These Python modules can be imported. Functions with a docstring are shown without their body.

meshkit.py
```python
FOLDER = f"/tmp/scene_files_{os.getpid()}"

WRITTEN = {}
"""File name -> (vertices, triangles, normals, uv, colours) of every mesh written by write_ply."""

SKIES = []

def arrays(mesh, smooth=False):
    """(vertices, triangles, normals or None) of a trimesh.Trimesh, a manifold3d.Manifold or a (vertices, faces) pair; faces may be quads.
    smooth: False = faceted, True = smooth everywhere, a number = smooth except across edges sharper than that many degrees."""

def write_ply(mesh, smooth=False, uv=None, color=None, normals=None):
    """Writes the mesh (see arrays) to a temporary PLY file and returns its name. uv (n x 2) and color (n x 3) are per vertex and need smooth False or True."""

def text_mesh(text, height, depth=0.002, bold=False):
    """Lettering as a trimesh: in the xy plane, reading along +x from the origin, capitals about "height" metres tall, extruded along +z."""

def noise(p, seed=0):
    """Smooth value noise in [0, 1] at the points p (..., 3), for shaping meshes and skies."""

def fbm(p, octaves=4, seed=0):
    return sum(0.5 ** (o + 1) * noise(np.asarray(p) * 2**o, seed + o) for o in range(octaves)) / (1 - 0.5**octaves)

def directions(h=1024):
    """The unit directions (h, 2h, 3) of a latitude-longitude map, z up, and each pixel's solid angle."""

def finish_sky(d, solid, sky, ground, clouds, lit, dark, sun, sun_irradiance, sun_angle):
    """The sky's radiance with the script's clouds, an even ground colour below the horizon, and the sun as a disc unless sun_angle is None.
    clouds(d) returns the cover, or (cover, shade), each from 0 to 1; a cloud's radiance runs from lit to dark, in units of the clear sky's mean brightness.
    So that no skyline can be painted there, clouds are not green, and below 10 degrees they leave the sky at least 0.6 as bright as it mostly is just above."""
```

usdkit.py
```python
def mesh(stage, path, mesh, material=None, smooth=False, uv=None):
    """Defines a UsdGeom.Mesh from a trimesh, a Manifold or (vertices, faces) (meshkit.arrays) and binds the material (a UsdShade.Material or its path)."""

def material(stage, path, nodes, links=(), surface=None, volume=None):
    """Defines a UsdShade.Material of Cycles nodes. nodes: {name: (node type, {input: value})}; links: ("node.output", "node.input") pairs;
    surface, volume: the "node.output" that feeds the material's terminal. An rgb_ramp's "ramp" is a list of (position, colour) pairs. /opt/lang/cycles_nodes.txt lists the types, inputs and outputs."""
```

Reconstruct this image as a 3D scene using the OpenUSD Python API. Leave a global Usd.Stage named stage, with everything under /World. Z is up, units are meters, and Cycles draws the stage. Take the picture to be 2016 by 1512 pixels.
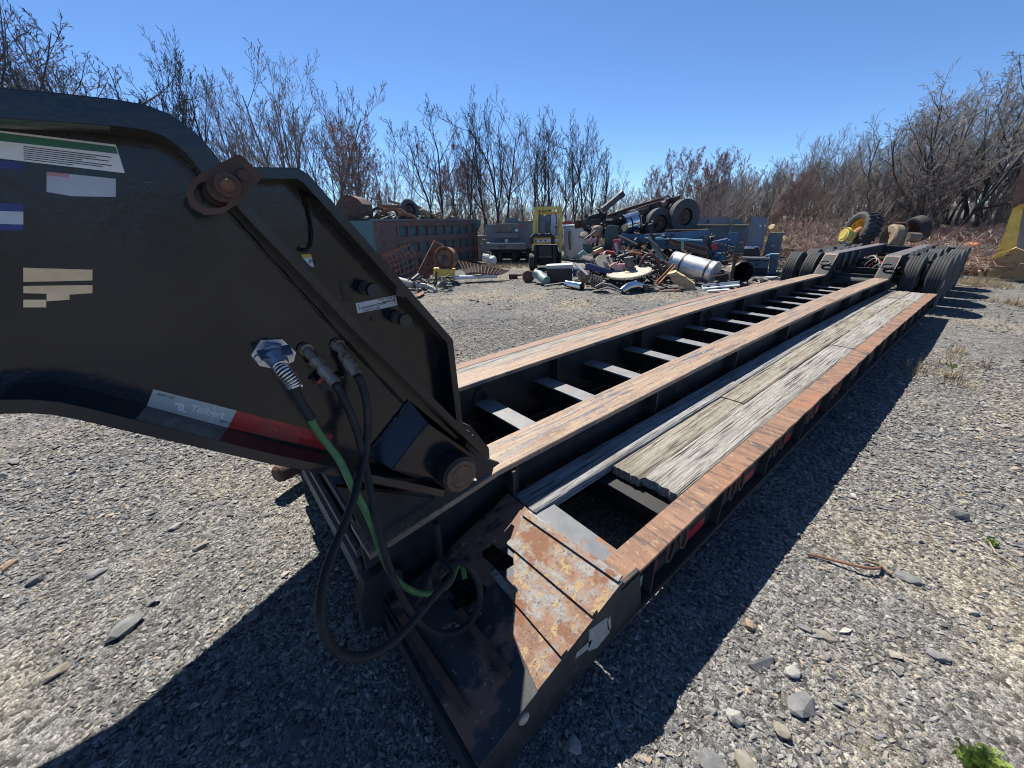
import math, random
import numpy as np
import trimesh
from shapely.geometry import Polygon, LineString, Point, box as sbox
from shapely.ops import unary_union
from pxr import Usd, UsdGeom, UsdLux, UsdShade, Sdf, Gf, Vt
import usdkit, meshkit

stage = Usd.Stage.CreateInMemory()
UsdGeom.SetStageUpAxis(stage, UsdGeom.Tokens.z)
UsdGeom.SetStageMetersPerUnit(stage, 1.0)
UsdGeom.Xform.Define(stage, '/World')
UsdGeom.Scope.Define(stage, '/World/Looks')

# ------------------------------------------------------------------ camera, sky, sun, exposure
CAM_H = 1.70
FPX = 756.2                      # focal length in pixels of the 2016 pixel wide photograph
PITCH, YAW, ROLL = (math.radians(a) for a in (22.79, 51.12, 1.15))
_h = np.array([math.cos(YAW), math.sin(YAW), 0.0])
_r = np.array([math.sin(YAW), -math.cos(YAW), 0.0])
_F = math.cos(PITCH) * _h - math.sin(PITCH) * np.array([0, 0, 1.0])
_D = -math.sin(PITCH) * _h - math.cos(PITCH) * np.array([0, 0, 1.0])
_R = math.cos(ROLL) * _r + math.sin(ROLL) * _D
_D = math.cos(ROLL) * _D - math.sin(ROLL) * _r
cam = UsdGeom.Camera.Define(stage, '/World/camera')
cam.AddTransformOp().Set(Gf.Matrix4d(*[float(x) for x in (*_R, 0, *(-_D), 0, *(-_F), 0, 0, 0, CAM_H, 1)]))
cam.CreateHorizontalApertureAttr(36.0)
cam.CreateFocalLengthAttr(FPX / 2016 * 36.0)
cam.CreateClippingRangeAttr(Gf.Vec2f(0.05, 5000))
cam.CreateExposureAttr(1.0)

SUN_AZ, SUN_EL = math.radians(73.0), math.radians(55.0)     # azimuth from +X towards +Y
sun_dir = np.array([math.cos(SUN_EL) * math.cos(SUN_AZ), math.cos(SUN_EL) * math.sin(SUN_AZ), math.sin(SUN_EL)])
usdkit.material(stage, '/World/Looks/sky', {
    'sky': ('sky_texture', {'sky_type': 'single_scattering', 'sun_disc': False, 'sun_elevation': SUN_EL,
                            'sun_rotation': math.atan2(sun_dir[0], sun_dir[1]), 'altitude': 100.0, 'air_density': 0.7,
                            'aerosol_density': 0.02, 'ozone_density': 8.0}),
    'tint': ('hsv', {'saturation': 1.03}),
    'bg': ('background_shader', {'strength': 0.079})}, [('sky.color', 'tint.color'), ('tint.color', 'bg.color')], surface='bg.background')
dome = UsdLux.DomeLight.Define(stage, '/World/sky')
dome.CreateIntensityAttr(1.0)
UsdShade.MaterialBindingAPI.Apply(dome.GetPrim()).Bind(UsdShade.Material.Get(stage, '/World/Looks/sky'))
dome.GetPrim().SetCustomDataByKey('kind', 'structure')
sun = UsdLux.DistantLight.Define(stage, '/World/sun')
sun.CreateIntensityAttr(1.25)
sun.CreateAngleAttr(0.53)
sun.CreateNormalizeAttr(True)
sun.CreateColorAttr(Gf.Vec3f(1.0, 0.95, 0.87))
_zx = np.cross([0, 0, 1.0], sun_dir); _zx /= np.linalg.norm(_zx); _zy = np.cross(sun_dir, _zx)
sun.AddTransformOp().Set(Gf.Matrix4d(*[float(x) for x in (*_zx, 0, *_zy, 0, *sun_dir, 0, 0, 0, 20, 1)]))

# ------------------------------------------------------------------ measuring helpers (real positions from sight lines)
EYE = np.array([0, 0, CAM_H])
def ray(px, py):
    return (px - 1008) / FPX * _R + (py - 756) / FPX * _D + _F
def onz(px, py, z=0.0):
    q = ray(px, py); p = EYE + q * ((z - CAM_H) / q[2]); return p
def onv(px, py, v):
    q = ray(px, py); return EYE + q * (v / q[1])
def onu(px, py, u):
    q = ray(px, py); return EYE + q * (u / q[0])
def at(px, py, d):                       # the point seen there at horizontal forward distance d
    q = ray(px, py); return EYE + q * (d / (q @ _h))
def fwd(px, py, z=0.0):
    return float(onz(px, py, z)[:2] @ _h[:2])

# ------------------------------------------------------------------ scene graph helpers
USED = {}
def numbered(parent, name):
    k = parent + '/' + name
    n = USED.get(k, 0); USED[k] = n + 1
    return k if n == 0 else f'{k}_{n:03d}'
def put(prim, label=None, cat=None, group=None, kind=None):
    for k, v in (('label', label), ('category', cat), ('group', group), ('kind', kind)):
        if v: prim.SetCustomDataByKey(k, v)
def arrays(m):
    v, f, _ = meshkit.arrays(m)
    return np.asarray(v, float), np.asarray(f)
class Thing:
    def __init__(s, name, label, cat, loc=(0, 0, 0), rz=0.0, group=None, kind=None, path=None):
        s.path = path or numbered('/World', name)
        x = UsdGeom.Xform.Define(stage, s.path)
        x.AddTranslateOp().Set(Gf.Vec3d(*[float(a) for a in loc]))
        if rz: x.AddRotateZOp().Set(math.degrees(rz))
        put(x.GetPrim(), label, cat, group, kind)
        s.prim = x.GetPrim(); s.loc = np.array(loc, float); s.rz = rz
    def add(s, name, mesh, mat, label=None, smooth=False, world=False, kind=None, parent=None):
        v, f = arrays(mesh)
        if world:
            v = v - s.loc
            c, n = math.cos(-s.rz), math.sin(-s.rz)
            v = np.stack([v[:, 0] * c - v[:, 1] * n, v[:, 0] * n + v[:, 1] * c, v[:, 2]], 1)
        p = numbered(parent.GetPath().pathString if parent else s.path, name)
        m = usdkit.mesh(stage, p, (v, f), LOOK[mat], smooth)
        put(m.GetPrim(), label, None, None, kind)
        return m.GetPrim()
    def w(s, name, mesh, mat, label=None, smooth=False, kind=None, parent=None):
        return s.add(name, mesh, mat, label, smooth, True, kind, parent)
def single(name, mesh, mat, label=None, cat=None, group=None, kind=None, smooth=False):
    m = usdkit.mesh(stage, numbered('/World', name), mesh, LOOK[mat], smooth)
    put(m.GetPrim(), label, cat, group, kind)
    return m.GetPrim()
def copy_of(src_prim, name, loc, rz, label, cat, group=None, scale=None):
    p = numbered('/World', name)
    x = UsdGeom.Xform.Define(stage, p)
    x.GetPrim().GetReferences().AddInternalReference(src_prim.GetPath())
    x.GetPrim().SetInstanceable(True)
    x.ClearXformOpOrder()
    x.AddTranslateOp(opSuffix='c').Set(Gf.Vec3d(*[float(a) for a in loc]))
    x.AddRotateZOp(opSuffix='c').Set(math.degrees(rz))
    if scale is not None: x.AddScaleOp(opSuffix='c').Set(Gf.Vec3f(*scale))
    put(x.GetPrim(), label, cat, group)
    return x.GetPrim()

# ------------------------------------------------------------------ mesh helpers
def cat(*ms):
    vs, fs, n = [], [], 0
    for m in ms:
        if isinstance(m, list): m = cat(*m)
        v, f = arrays(m); vs.append(v); fs.append(f + n); n += len(v)
    return np.vstack(vs), np.vstack(fs)
def bx(x0, x1, y0, y1, z0, z1):
    m = trimesh.creation.box([x1 - x0, y1 - y0, z1 - z0]); m.apply_translation([(x0 + x1) / 2, (y0 + y1) / 2, (z0 + z1) / 2]); return m
def frame_of(d, up=(0, 0, 1)):
    d = np.asarray(d, float); d = d / np.linalg.norm(d)
    a = np.cross(up, d)
    if np.linalg.norm(a) < 1e-4: a = np.cross((1, 0, 0.01), d)
    a /= np.linalg.norm(a)
    return d, a, np.cross(d, a)
def bar(p0, p1, w, h, up=(0, 0, 1)):     # box beam from p0 to p1, w across, h along up
    p0, p1 = np.array(p0, float), np.array(p1, float)
    d, a, b = frame_of(p1 - p0, up)
    v = [p + a * sx * w / 2 + b * sy * h / 2 for p in (p0, p1) for sx, sy in ((-1, -1), (1, -1), (1, 1), (-1, 1))]
    f = [[0, 3, 2, 1], [4, 5, 6, 7], [0, 1, 5, 4], [1, 2, 6, 5], [2, 3, 7, 6], [3, 0, 4, 7]]
    return np.array(v), np.array([t for q in f for t in ([q[0], q[1], q[2]], [q[0], q[2], q[3]])])
def cyl(p0, p1, r, n=16, r1=None, cap=True):
    return tube([p0, p1], [r, r if r1 is None else r1], n, cap)
def tube(pts, r, n=8, cap=True):
    pts = np.array(pts, float); k = len(pts)
    r = np.full(k, r, float) if np.ndim(r) == 0 else np.array(r, float)
    t = np.gradient(pts, axis=0) if k > 2 else np.repeat((pts[1] - pts[0])[None], 2, 0)
    d, a, b = frame_of(t[0])
    vs = []
    for i in range(k):
        d = t[i] / max(np.linalg.norm(t[i]), 1e-9)
        a = a - d * (a @ d); a /= np.linalg.norm(a); b = np.cross(d, a)
        th = np.arange(n) * 2 * np.pi / n
        vs.append(pts[i] + r[i] * (np.cos(th)[:, None] * a + np.sin(th)[:, None] * b))
    f = []
    for i in range(k - 1):
        for j in range(n):
            q = [i * n + j, i * n + (j + 1) % n, (i + 1) * n + (j + 1) % n, (i + 1) * n + j]
            f += [[q[0], q[1], q[2]], [q[0], q[2], q[3]]]
    v = np.vstack(vs)
    if cap:
        v = np.vstack([v, pts[0], pts[-1]])
        for j in range(n):
            f.append([k * n, (j + 1) % n, j]); f.append([k * n + 1, (k - 1) * n + j, (k - 1) * n + (j + 1) % n])
    return v, np.array(f)
def smooth_path(pts, n=8):
    from scipy.interpolate import CubicSpline
    pts = np.array(pts, float)
    s = np.r_[0, np.cumsum(np.linalg.norm(np.diff(pts, axis=0), axis=1))]
    return CubicSpline(s, pts)(np.linspace(0, s[-1], n * len(pts)))
def extrude(poly, h):
    geoms = getattr(poly, 'geoms', [poly])
    return trimesh.util.concatenate([trimesh.creation.extrude_polygon(g, h, engine='earcut') for g in geoms if g.area > 1e-9])
def plate_v(poly, v0, v1):               # polygon in (u, z) extruded across v0..v1
    m = extrude(poly if not isinstance(poly, (list, np.ndarray)) else Polygon(poly), v1 - v0)
    v, f = arrays(m)
    return np.stack([v[:, 0], v0 + v[:, 2], v[:, 1]], 1), f[:, ::-1]
def plate_z(poly, z0, z1):
    m = extrude(poly if not isinstance(poly, (list, np.ndarray)) else Polygon(poly), z1 - z0); m.apply_translation([0, 0, z0]); return m
def plate_on(poly, o, ex, ey, t):        # polygon in a plane with axes ex, ey extruded t along ex x ey
    m = extrude(poly if not isinstance(poly, (list, np.ndarray)) else Polygon(poly), t)
    v, f = arrays(m); ex, ey = np.array(ex, float), np.array(ey, float); ez = np.cross(ex, ey)
    return np.array(o) + v[:, :1] * ex + v[:, 1:2] * ey + v[:, 2:3] * ez, f
def pxv(pts, v):                         # sight points on the plane y = v as (u, z)
    return [(p[0], p[2]) for p in (onv(a, b, v) for a, b in pts)]
def lathe(prof, n=32):                   # profile of (radius, height), axis z
    prof = np.array(prof, float); k = len(prof); th = np.arange(n) * 2 * np.pi / n
    v = np.stack([np.outer(prof[:, 0], np.cos(th)), np.outer(prof[:, 0], np.sin(th)), np.repeat(prof[:, 1:], n, 1)], -1).reshape(-1, 3)
    f = []
    for i in range(k - 1):
        for j in range(n):
            q = [i * n + j, i * n + (j + 1) % n, (i + 1) * n + (j + 1) % n, (i + 1) * n + j]
            f += [[q[0], q[1], q[2]], [q[0], q[2], q[3]]]
    return v, np.array(f)
def oriented(m, p, d, up=(0, 0, 1)):     # turn local z to direction d and move to p
    v, f = arrays(m); d, a, b = frame_of(d, up)
    return np.array(p) + v[:, :1] * a + v[:, 1:2] * b + v[:, 2:3] * d, f
def moved(m, t=(0, 0, 0), rz=0.0, s=1.0):
    v, f = arrays(m); v = v * s; c, n = math.cos(rz), math.sin(rz)
    return np.stack([v[:, 0] * c - v[:, 1] * n, v[:, 0] * n + v[:, 1] * c, v[:, 2]], 1) + np.array(t), f
def rough_up(m, amp, freq, seed=0):
    v, f = arrays(m)
    d = np.stack([meshkit.fbm(v * freq + 17.3 * k, 3, seed + k) - 0.5 for k in range(3)], 1)
    return v + d * 2 * amp, f
def sub(m, n=1):
    t = trimesh.Trimesh(*arrays(m), process=True)
    for _ in range(n): t = t.subdivide()
    return t

# ------------------------------------------------------------------ materials
LOOK = {}
def alb(c):
    m = max(c); k = 0.72 if m < 0.42 else min(0.72 + (m - 0.42) * 0.6, 0.95)
    return tuple(x * k for x in c)
def mat(name, cols, scale=6.0, stretch=(1, 1, 1), detail=6.0, rough=0.6, rough2=None, metal=0.0, bump=0.3, bscale=None, bdist=0.004,
        spots=None, coat=0.0, edge=0.0, distort=0.0, spec=0.5, layer=None, bstretch=None, ndim=None):
    """Procedural principled look: a noise ramp, optional second spotted layer(s) (scale, threshold, softness, colour, roughness[, stretch]), noise bump."""
    if metal < 0.5: cols = [(q, alb(c)) for q, c in cols]
    spots = [(*sp[:3], alb(sp[3]), *sp[4:]) for sp in (spots or [])]
    N = {'geo': ('geometry', {}), 'map': ('mapping', {'scale': stretch}),
         'n': ('noise_texture', {'scale': scale, 'detail': detail, 'roughness': 0.6, 'distortion': distort}),
         'ramp': ('rgb_ramp', {'ramp': cols}), 'p': ('principled_bsdf', {'roughness': rough, 'metallic': metal, 'specular_ior_level': spec, 'coat_weight': coat})}
    L = [('geo.position', 'map.vector'), ('map.vector', 'n.vector'), ('n.fac', 'ramp.fac')]
    col, rg = 'ramp.color', None
    if rough2 is not None:
        N['rr'] = ('map_range', {'from_min': 0.3, 'from_max': 0.7, 'to_min': rough, 'to_max': rough2}); L.append(('n.fac', 'rr.value')); rg = 'rr.result'
    for i, sp in enumerate(spots or []):
        sc, th, soft, c, r = sp[:5]; st = sp[5] if len(sp) > 5 else (1, 1, 1)
        N[f'sm{i}'] = ('mapping', {'scale': st, 'location': (3.1 * i + 1, 7.7, 1.3)})
        N[f'sn{i}'] = ('noise_texture', {'scale': sc, 'detail': 9.0, 'roughness': 0.65})
        N[f'sr{i}'] = ('map_range', {'from_min': th, 'from_max': th + soft, 'to_min': 0.0, 'to_max': 1.0, 'clamp': True})
        N[f'sx{i}'] = ('mix', {'color2': c})
        L += [('geo.position', f'sm{i}.vector'), (f'sm{i}.vector', f'sn{i}.vector'), (f'sn{i}.fac', f'sr{i}.value'), (f'sr{i}.result', f'sx{i}.fac'), (col, f'sx{i}.color1')]
        col = f'sx{i}.color'
        N[f'sq{i}'] = ('mix_float', {'a': rough, 'b': r}); L.append((f'sr{i}.result', f'sq{i}.fac'))
        if rg: L.append((rg, f'sq{i}.a'))
        rg = f'sq{i}.result'
    if rg: L.append((rg, 'p.roughness'))
    L.append((col, 'p.base_color'))
    if bump:
        N['bm'] = ('mapping', {'scale': bstretch or stretch})
        N['bn'] = ('noise_texture', {'scale': bscale or scale * 3, 'detail': 5.0, 'roughness': 0.6})
        N['b'] = ('bump', {'strength': bump, 'distance': bdist})
        L += [('geo.position', 'bm.vector'), ('bm.vector', 'bn.vector'), ('bn.fac', 'b.height')]
        if edge:
            N['bev'] = ('bevel', {'radius': edge, 'samples': 4}); L.append(('bev.bevel', 'b.normal'))
        L.append(('b.normal', 'p.normal'))
    LOOK[name] = usdkit.material(stage, '/World/Looks/' + name, N, L, surface='p.BSDF')

RUST = [(0.25, (0.10, 0.045, 0.025)), (0.5, (0.23, 0.105, 0.06)), (0.75, (0.36, 0.19, 0.11))]
mat('black_paint', [(0.3, (0.0075, 0.009, 0.012)), (0.7, (0.013, 0.0145, 0.0175))], scale=4, rough=0.08, rough2=0.16, bump=0.30, bscale=32, bdist=0.004, edge=0.004,
    spots=[(1.8, 0.62, 0.16, (0.030, 0.029, 0.029), 0.34), (17, 0.70, 0.02, (0.17, 0.155, 0.14), 0.6), (9, 0.695, 0.02, (0.17, 0.16, 0.15), 0.6, (1.0, 1.0, 9.0)), (3.2, 0.67, 0.07, (0.085, 0.055, 0.035), 0.5, (3.0, 1, 0.8))])
mat('black_steel', [(0.3, (0.010, 0.011, 0.013)), (0.7, (0.03, 0.029, 0.028))], scale=7, rough=0.42, rough2=0.62, bump=0.3, bscale=60, bdist=0.002, edge=0.003,
    spots=[(9, 0.60, 0.08, (0.085, 0.05, 0.032), 0.8)])
mat('black_flat', [(0.3, (0.008, 0.008, 0.009)), (0.7, (0.022, 0.022, 0.022))], scale=9, rough=0.7, bump=0.2)
mat('beam_top', [(0.2, (0.125, 0.13, 0.14)), (0.36, (0.225, 0.21, 0.195)), (0.45, (0.30, 0.185, 0.115)), (0.55, (0.38, 0.265, 0.18)), (0.68, (0.41, 0.32, 0.19)), (0.85, (0.28, 0.165, 0.105))],
    scale=5.0, stretch=(0.5, 12.0, 4.0), detail=10, rough=0.62, bump=0.35, bscale=22, bdist=0.002,
    spots=[(3.0, 0.535, 0.06, (0.115, 0.12, 0.13), 0.48, (0.45, 9.0, 1)), (1.3, 0.56, 0.10, (0.20, 0.115, 0.075), 0.7, (1, 2.5, 1)), (30, 0.56, 0.05, (0.42, 0.31, 0.18), 0.8, (0.5, 2.0, 1)), (60, 0.585, 0.04, (0.14, 0.095, 0.08), 0.8, (0.7, 1.5, 1)), (6, 0.62, 0.05, (0.34, 0.155, 0.085), 0.8, (0.4, 5, 1))])
mat('rail_rust', [(0.25, (0.14, 0.075, 0.05)), (0.5, (0.275, 0.148, 0.09)), (0.75, (0.37, 0.225, 0.145))], scale=4.5, stretch=(4.2, 0.7, 1), detail=10, rough=0.78, bump=0.5, bscale=40, bdist=0.003,
    spots=[(6.0, 0.53, 0.05, (0.115, 0.075, 0.06), 0.75, (4.6, 0.55, 1)), (2.1, 0.60, 0.08, (0.085, 0.065, 0.06), 0.6, (1, 1.6, 1)), (36, 0.58, 0.05, (0.42, 0.29, 0.16), 0.8, (1.8, 0.6, 1)), (1.2, 0.55, 0.1, (0.35, 0.155, 0.08), 0.8), (80, 0.60, 0.04, (0.11, 0.07, 0.055), 0.8)])
mat('rail_far_rust', [(0.3, (0.22, 0.135, 0.10)), (0.7, (0.34, 0.225, 0.17))], scale=5, stretch=(1, 3, 1), rough=0.8, bump=0.2)
mat('rusty_edge', [(0.3, (0.09, 0.055, 0.035)), (0.7, (0.20, 0.11, 0.065))], scale=22, rough=0.8, bump=0.4, bscale=60, bdist=0.003)
mat('ramp_paint', [(0.3, (0.022, 0.026, 0.033)), (0.7, (0.045, 0.047, 0.05))], scale=6, rough=0.33, rough2=0.5, bump=0.3, bscale=70, bdist=0.002,
    spots=[(3.4, 0.53, 0.06, (0.22, 0.115, 0.078), 0.75, (1, 1.3, 1)), (24, 0.62, 0.03, (0.34, 0.27, 0.19), 0.7), (70, 0.655, 0.02, (0.38, 0.37, 0.34), 0.7)])
mat('ramp_worn_lit', [(0.34, (0.18, 0.09, 0.055)), (0.47, (0.29, 0.16, 0.10)), (0.55, (0.26, 0.235, 0.21)), (0.62, (0.32, 0.315, 0.30)), (0.70, (0.24, 0.125, 0.075)), (0.8, (0.17, 0.085, 0.05))], scale=8, stretch=(1.6, 1, 1), detail=12, rough=0.72, bump=0.6, bscale=60, bdist=0.003,
    spots=[(20, 0.555, 0.03, (0.40, 0.29, 0.14), 0.8), (40, 0.595, 0.025, (0.08, 0.085, 0.09), 0.6), (5.5, 0.555, 0.05, (0.23, 0.105, 0.055), 0.85, (1.3, 1, 1)), (110, 0.58, 0.04, (0.13, 0.07, 0.045), 0.85)])  # rust and worn paint, laid only where sun falls on the apron
mat('plate_worn', [(0.3, (0.09, 0.10, 0.115)), (0.7, (0.16, 0.17, 0.185))], scale=12, rough=0.5, bump=0.25, bscale=60, bdist=0.002,
    spots=[(7, 0.55, 0.035, (0.27, 0.135, 0.07), 0.85), (60, 0.68, 0.03, (0.42, 0.42, 0.40), 0.6)])
mat('cross_steel', [(0.3, (0.19, 0.195, 0.20)), (0.7, (0.29, 0.29, 0.29))], scale=14, rough=0.5, bump=0.2, spots=[(22, 0.60, 0.05, (0.25, 0.15, 0.10), 0.8), (90, 0.58, 0.05, (0.12, 0.12, 0.125), 0.6)])
mat('rust', RUST, scale=7, detail=9, rough=0.85, bump=0.5, bscale=30, bdist=0.004)
mat('rust_dark', [(0.3, (0.055, 0.03, 0.022)), (0.7, (0.15, 0.075, 0.05))], scale=9, rough=0.85, bump=0.5, bscale=40, bdist=0.003)
mat('rust_orange', [(0.3, (0.24, 0.085, 0.035)), (0.7, (0.40, 0.17, 0.075))], scale=8, rough=0.85, bump=0.3)
def wood(name, a, b, c):
    a, b, c = alb(a), alb(b), alb(c)
    N = {'geo': ('geometry', {}), 'm': ('mapping', {'scale': (1.1, 75.0, 40.0)}), 'm2': ('mapping', {'scale': (2.2, 95.0, 60.0)}), 'm3': ('mapping', {'scale': (14.0, 190.0, 60.0)}),
         'n': ('noise_texture', {'scale': 1.0, 'detail': 9.0, 'roughness': 0.7, 'distortion': 0.25}),
         'n2': ('noise_texture', {'scale': 1.0, 'detail': 5.0, 'roughness': 0.55, 'distortion': 0.3}), 'n3': ('noise_texture', {'scale': 2.3, 'detail': 5.0}), 'n4': ('noise_texture', {'scale': 1.0, 'detail': 4.0, 'roughness': 0.7}),
         'r': ('rgb_ramp', {'ramp': [(0.30, tuple(x * 0.55 for x in a)), (0.42, a), (0.55, b), (0.70, c)]}),
         'cr': ('map_range', {'from_min': 0.365, 'from_max': 0.43, 'to_min': 0.12, 'to_max': 1.0, 'clamp': True}),
         'fine': ('map_range', {'from_min': 0.35, 'from_max': 0.5, 'to_min': 0.55, 'to_max': 1.0, 'clamp': True}), 'mm': ('math', {'math_type': 'multiply'}),
         'mx': ('mix', {'mix_type': 'multiply', 'fac': 1.0}), 'dirt': ('map_range', {'from_min': 0.52, 'from_max': 0.68, 'to_min': 0.0, 'to_max': 0.6, 'clamp': True}),
         'mx2': ('mix', {'color2': (0.13, 0.11, 0.085)}), 'ad': ('math', {'math_type': 'multiply_add', 'value2': 0.8}), 'b': ('bump', {'strength': 0.8, 'distance': 0.004}),
         'p': ('principled_bsdf', {'roughness': 0.85, 'specular_ior_level': 0.3})}
    L = [('geo.position', 'm.vector'), ('geo.position', 'm2.vector'), ('geo.position', 'm3.vector'), ('geo.position', 'n3.vector'), ('m.vector', 'n.vector'), ('m2.vector', 'n2.vector'), ('m3.vector', 'n4.vector'), ('n.fac', 'r.fac'), ('n2.fac', 'cr.value'), ('n4.fac', 'fine.value'),
         ('cr.result', 'mm.value1'), ('fine.result', 'mm.value2'), ('r.color', 'mx.color1'), ('mm.value', 'mx.color2'), ('n3.fac', 'dirt.value'), ('dirt.result', 'mx2.fac'), ('mx.color', 'mx2.color1'), ('mx2.color', 'p.base_color'),
         ('mm.value', 'ad.value1'), ('n.fac', 'ad.value3'), ('ad.value', 'b.height'), ('b.normal', 'p.normal')]
    LOOK[name] = usdkit.material(stage, '/World/Looks/' + name, N, L, surface='p.BSDF')
wood('old_wood', (0.27, 0.255, 0.228), (0.41, 0.39, 0.35), (0.50, 0.475, 0.43))
wood('old_wood_tan', (0.25, 0.222, 0.178), (0.38, 0.345, 0.28), (0.46, 0.425, 0.355))
wood('old_wood_grey', (0.25, 0.25, 0.25), (0.37, 0.37, 0.37), (0.45, 0.45, 0.45))
mat('yellow_wood', [(0.3, (0.40, 0.27, 0.12)), (0.7, (0.62, 0.45, 0.25))], scale=9, rough=0.8)
mat('dark_wood', [(0.3, (0.10, 0.085, 0.07)), (0.7, (0.22, 0.19, 0.155))], scale=10, stretch=(1, 4, 4), rough=0.85)
mat('tyre', [(0.3, (0.018, 0.0185, 0.02)), (0.7, (0.04, 0.04, 0.042))], scale=8, rough=0.75, bump=0.25, bscale=90, bdist=0.002, spots=[(5, 0.58, 0.12, (0.085, 0.08, 0.072), 0.9)])
mat('tyre_grey', [(0.3, (0.045, 0.046, 0.05)), (0.7, (0.08, 0.08, 0.082))], scale=8, rough=0.8, bump=0.2, spots=[(5, 0.58, 0.12, (0.12, 0.11, 0.10), 0.9)])
mat('rubber_hose', [(0.3, (0.009, 0.010, 0.012)), (0.7, (0.022, 0.022, 0.024))], scale=14, rough=0.62, spec=0.3, bump=0.2, bscale=160, bdist=0.001, spots=[(14, 0.60, 0.08, (0.06, 0.055, 0.05), 0.8)])
mat('green_hose', [(0.3, (0.035, 0.13, 0.035)), (0.7, (0.07, 0.21, 0.065))], scale=30, rough=0.5, bump=0.3, spots=[(60, 0.6, 0.05, (0.12, 0.2, 0.1), 0.7)])
mat('brass', [(0.3, (0.20, 0.165, 0.13)), (0.7, (0.36, 0.31, 0.25))], scale=40, rough=0.5, metal=0.6, spots=[(30, 0.56, 0.06, (0.20, 0.10, 0.06), 0.8)])
mat('zinc', [(0.3, (0.42, 0.43, 0.44)), (0.7, (0.60, 0.61, 0.62))], scale=30, rough=0.36, metal=0.8, bump=0.15)
mat('socket_blue', [(0.3, (0.10, 0.14, 0.20)), (0.7, (0.18, 0.23, 0.31))], scale=30, rough=0.42, metal=0.5)
mat('spring_steel', [(0.3, (0.60, 0.60, 0.60)), (0.7, (0.75, 0.75, 0.75))], scale=30, rough=0.3, metal=0.9, bump=0)
mat('tape_white', [(0.3, (0.42, 0.46, 0.44)), (0.7, (0.52, 0.56, 0.54))], scale=14, rough=0.32, bump=0.1, bscale=120, bdist=0.0006)
mat('tape_red', [(0.3, (0.36, 0.018, 0.022)), (0.7, (0.48, 0.03, 0.03))], scale=9, rough=0.28, bump=0.05, spots=[(7, 0.53, 0.02, (0.40, 0.055, 0.045), 0.5)])
mat('tape_red_text', [(0.3, (0.55, 0.05, 0.04)), (0.7, (0.6, 0.07, 0.05))], rough=0.4, bump=0)
mat('red_mark', [(0.3, (0.42, 0.025, 0.03)), (0.7, (0.5, 0.04, 0.04))], scale=20, rough=0.35, bump=0)
mat('label_white', [(0.3, (0.66, 0.68, 0.69)), (0.7, (0.76, 0.77, 0.78))], scale=12, rough=0.4, bump=0)
mat('label_grey', [(0.3, (0.42, 0.46, 0.52)), (0.7, (0.50, 0.54, 0.60))], scale=12, rough=0.4, bump=0)
mat('label_green', [(0.3, (0.025, 0.16, 0.10)), (0.7, (0.035, 0.20, 0.13))], scale=12, rough=0.4, bump=0)
mat('label_blue', [(0.3, (0.02, 0.035, 0.18)), (0.7, (0.03, 0.05, 0.23))], scale=12, rough=0.4, bump=0)
mat('label_tan', [(0.3, (0.70, 0.48, 0.26)), (0.7, (0.80, 0.58, 0.34))], scale=25, rough=0.55, bump=0)
mat('label_yellow', [(0.3, (0.66, 0.44, 0.03)), (0.7, (0.72, 0.50, 0.05))], scale=12, rough=0.4, bump=0)
mat('ink', [(0.3, (0.02, 0.02, 0.022)), (0.7, (0.03, 0.03, 0.03))], rough=0.5, bump=0)
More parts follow.
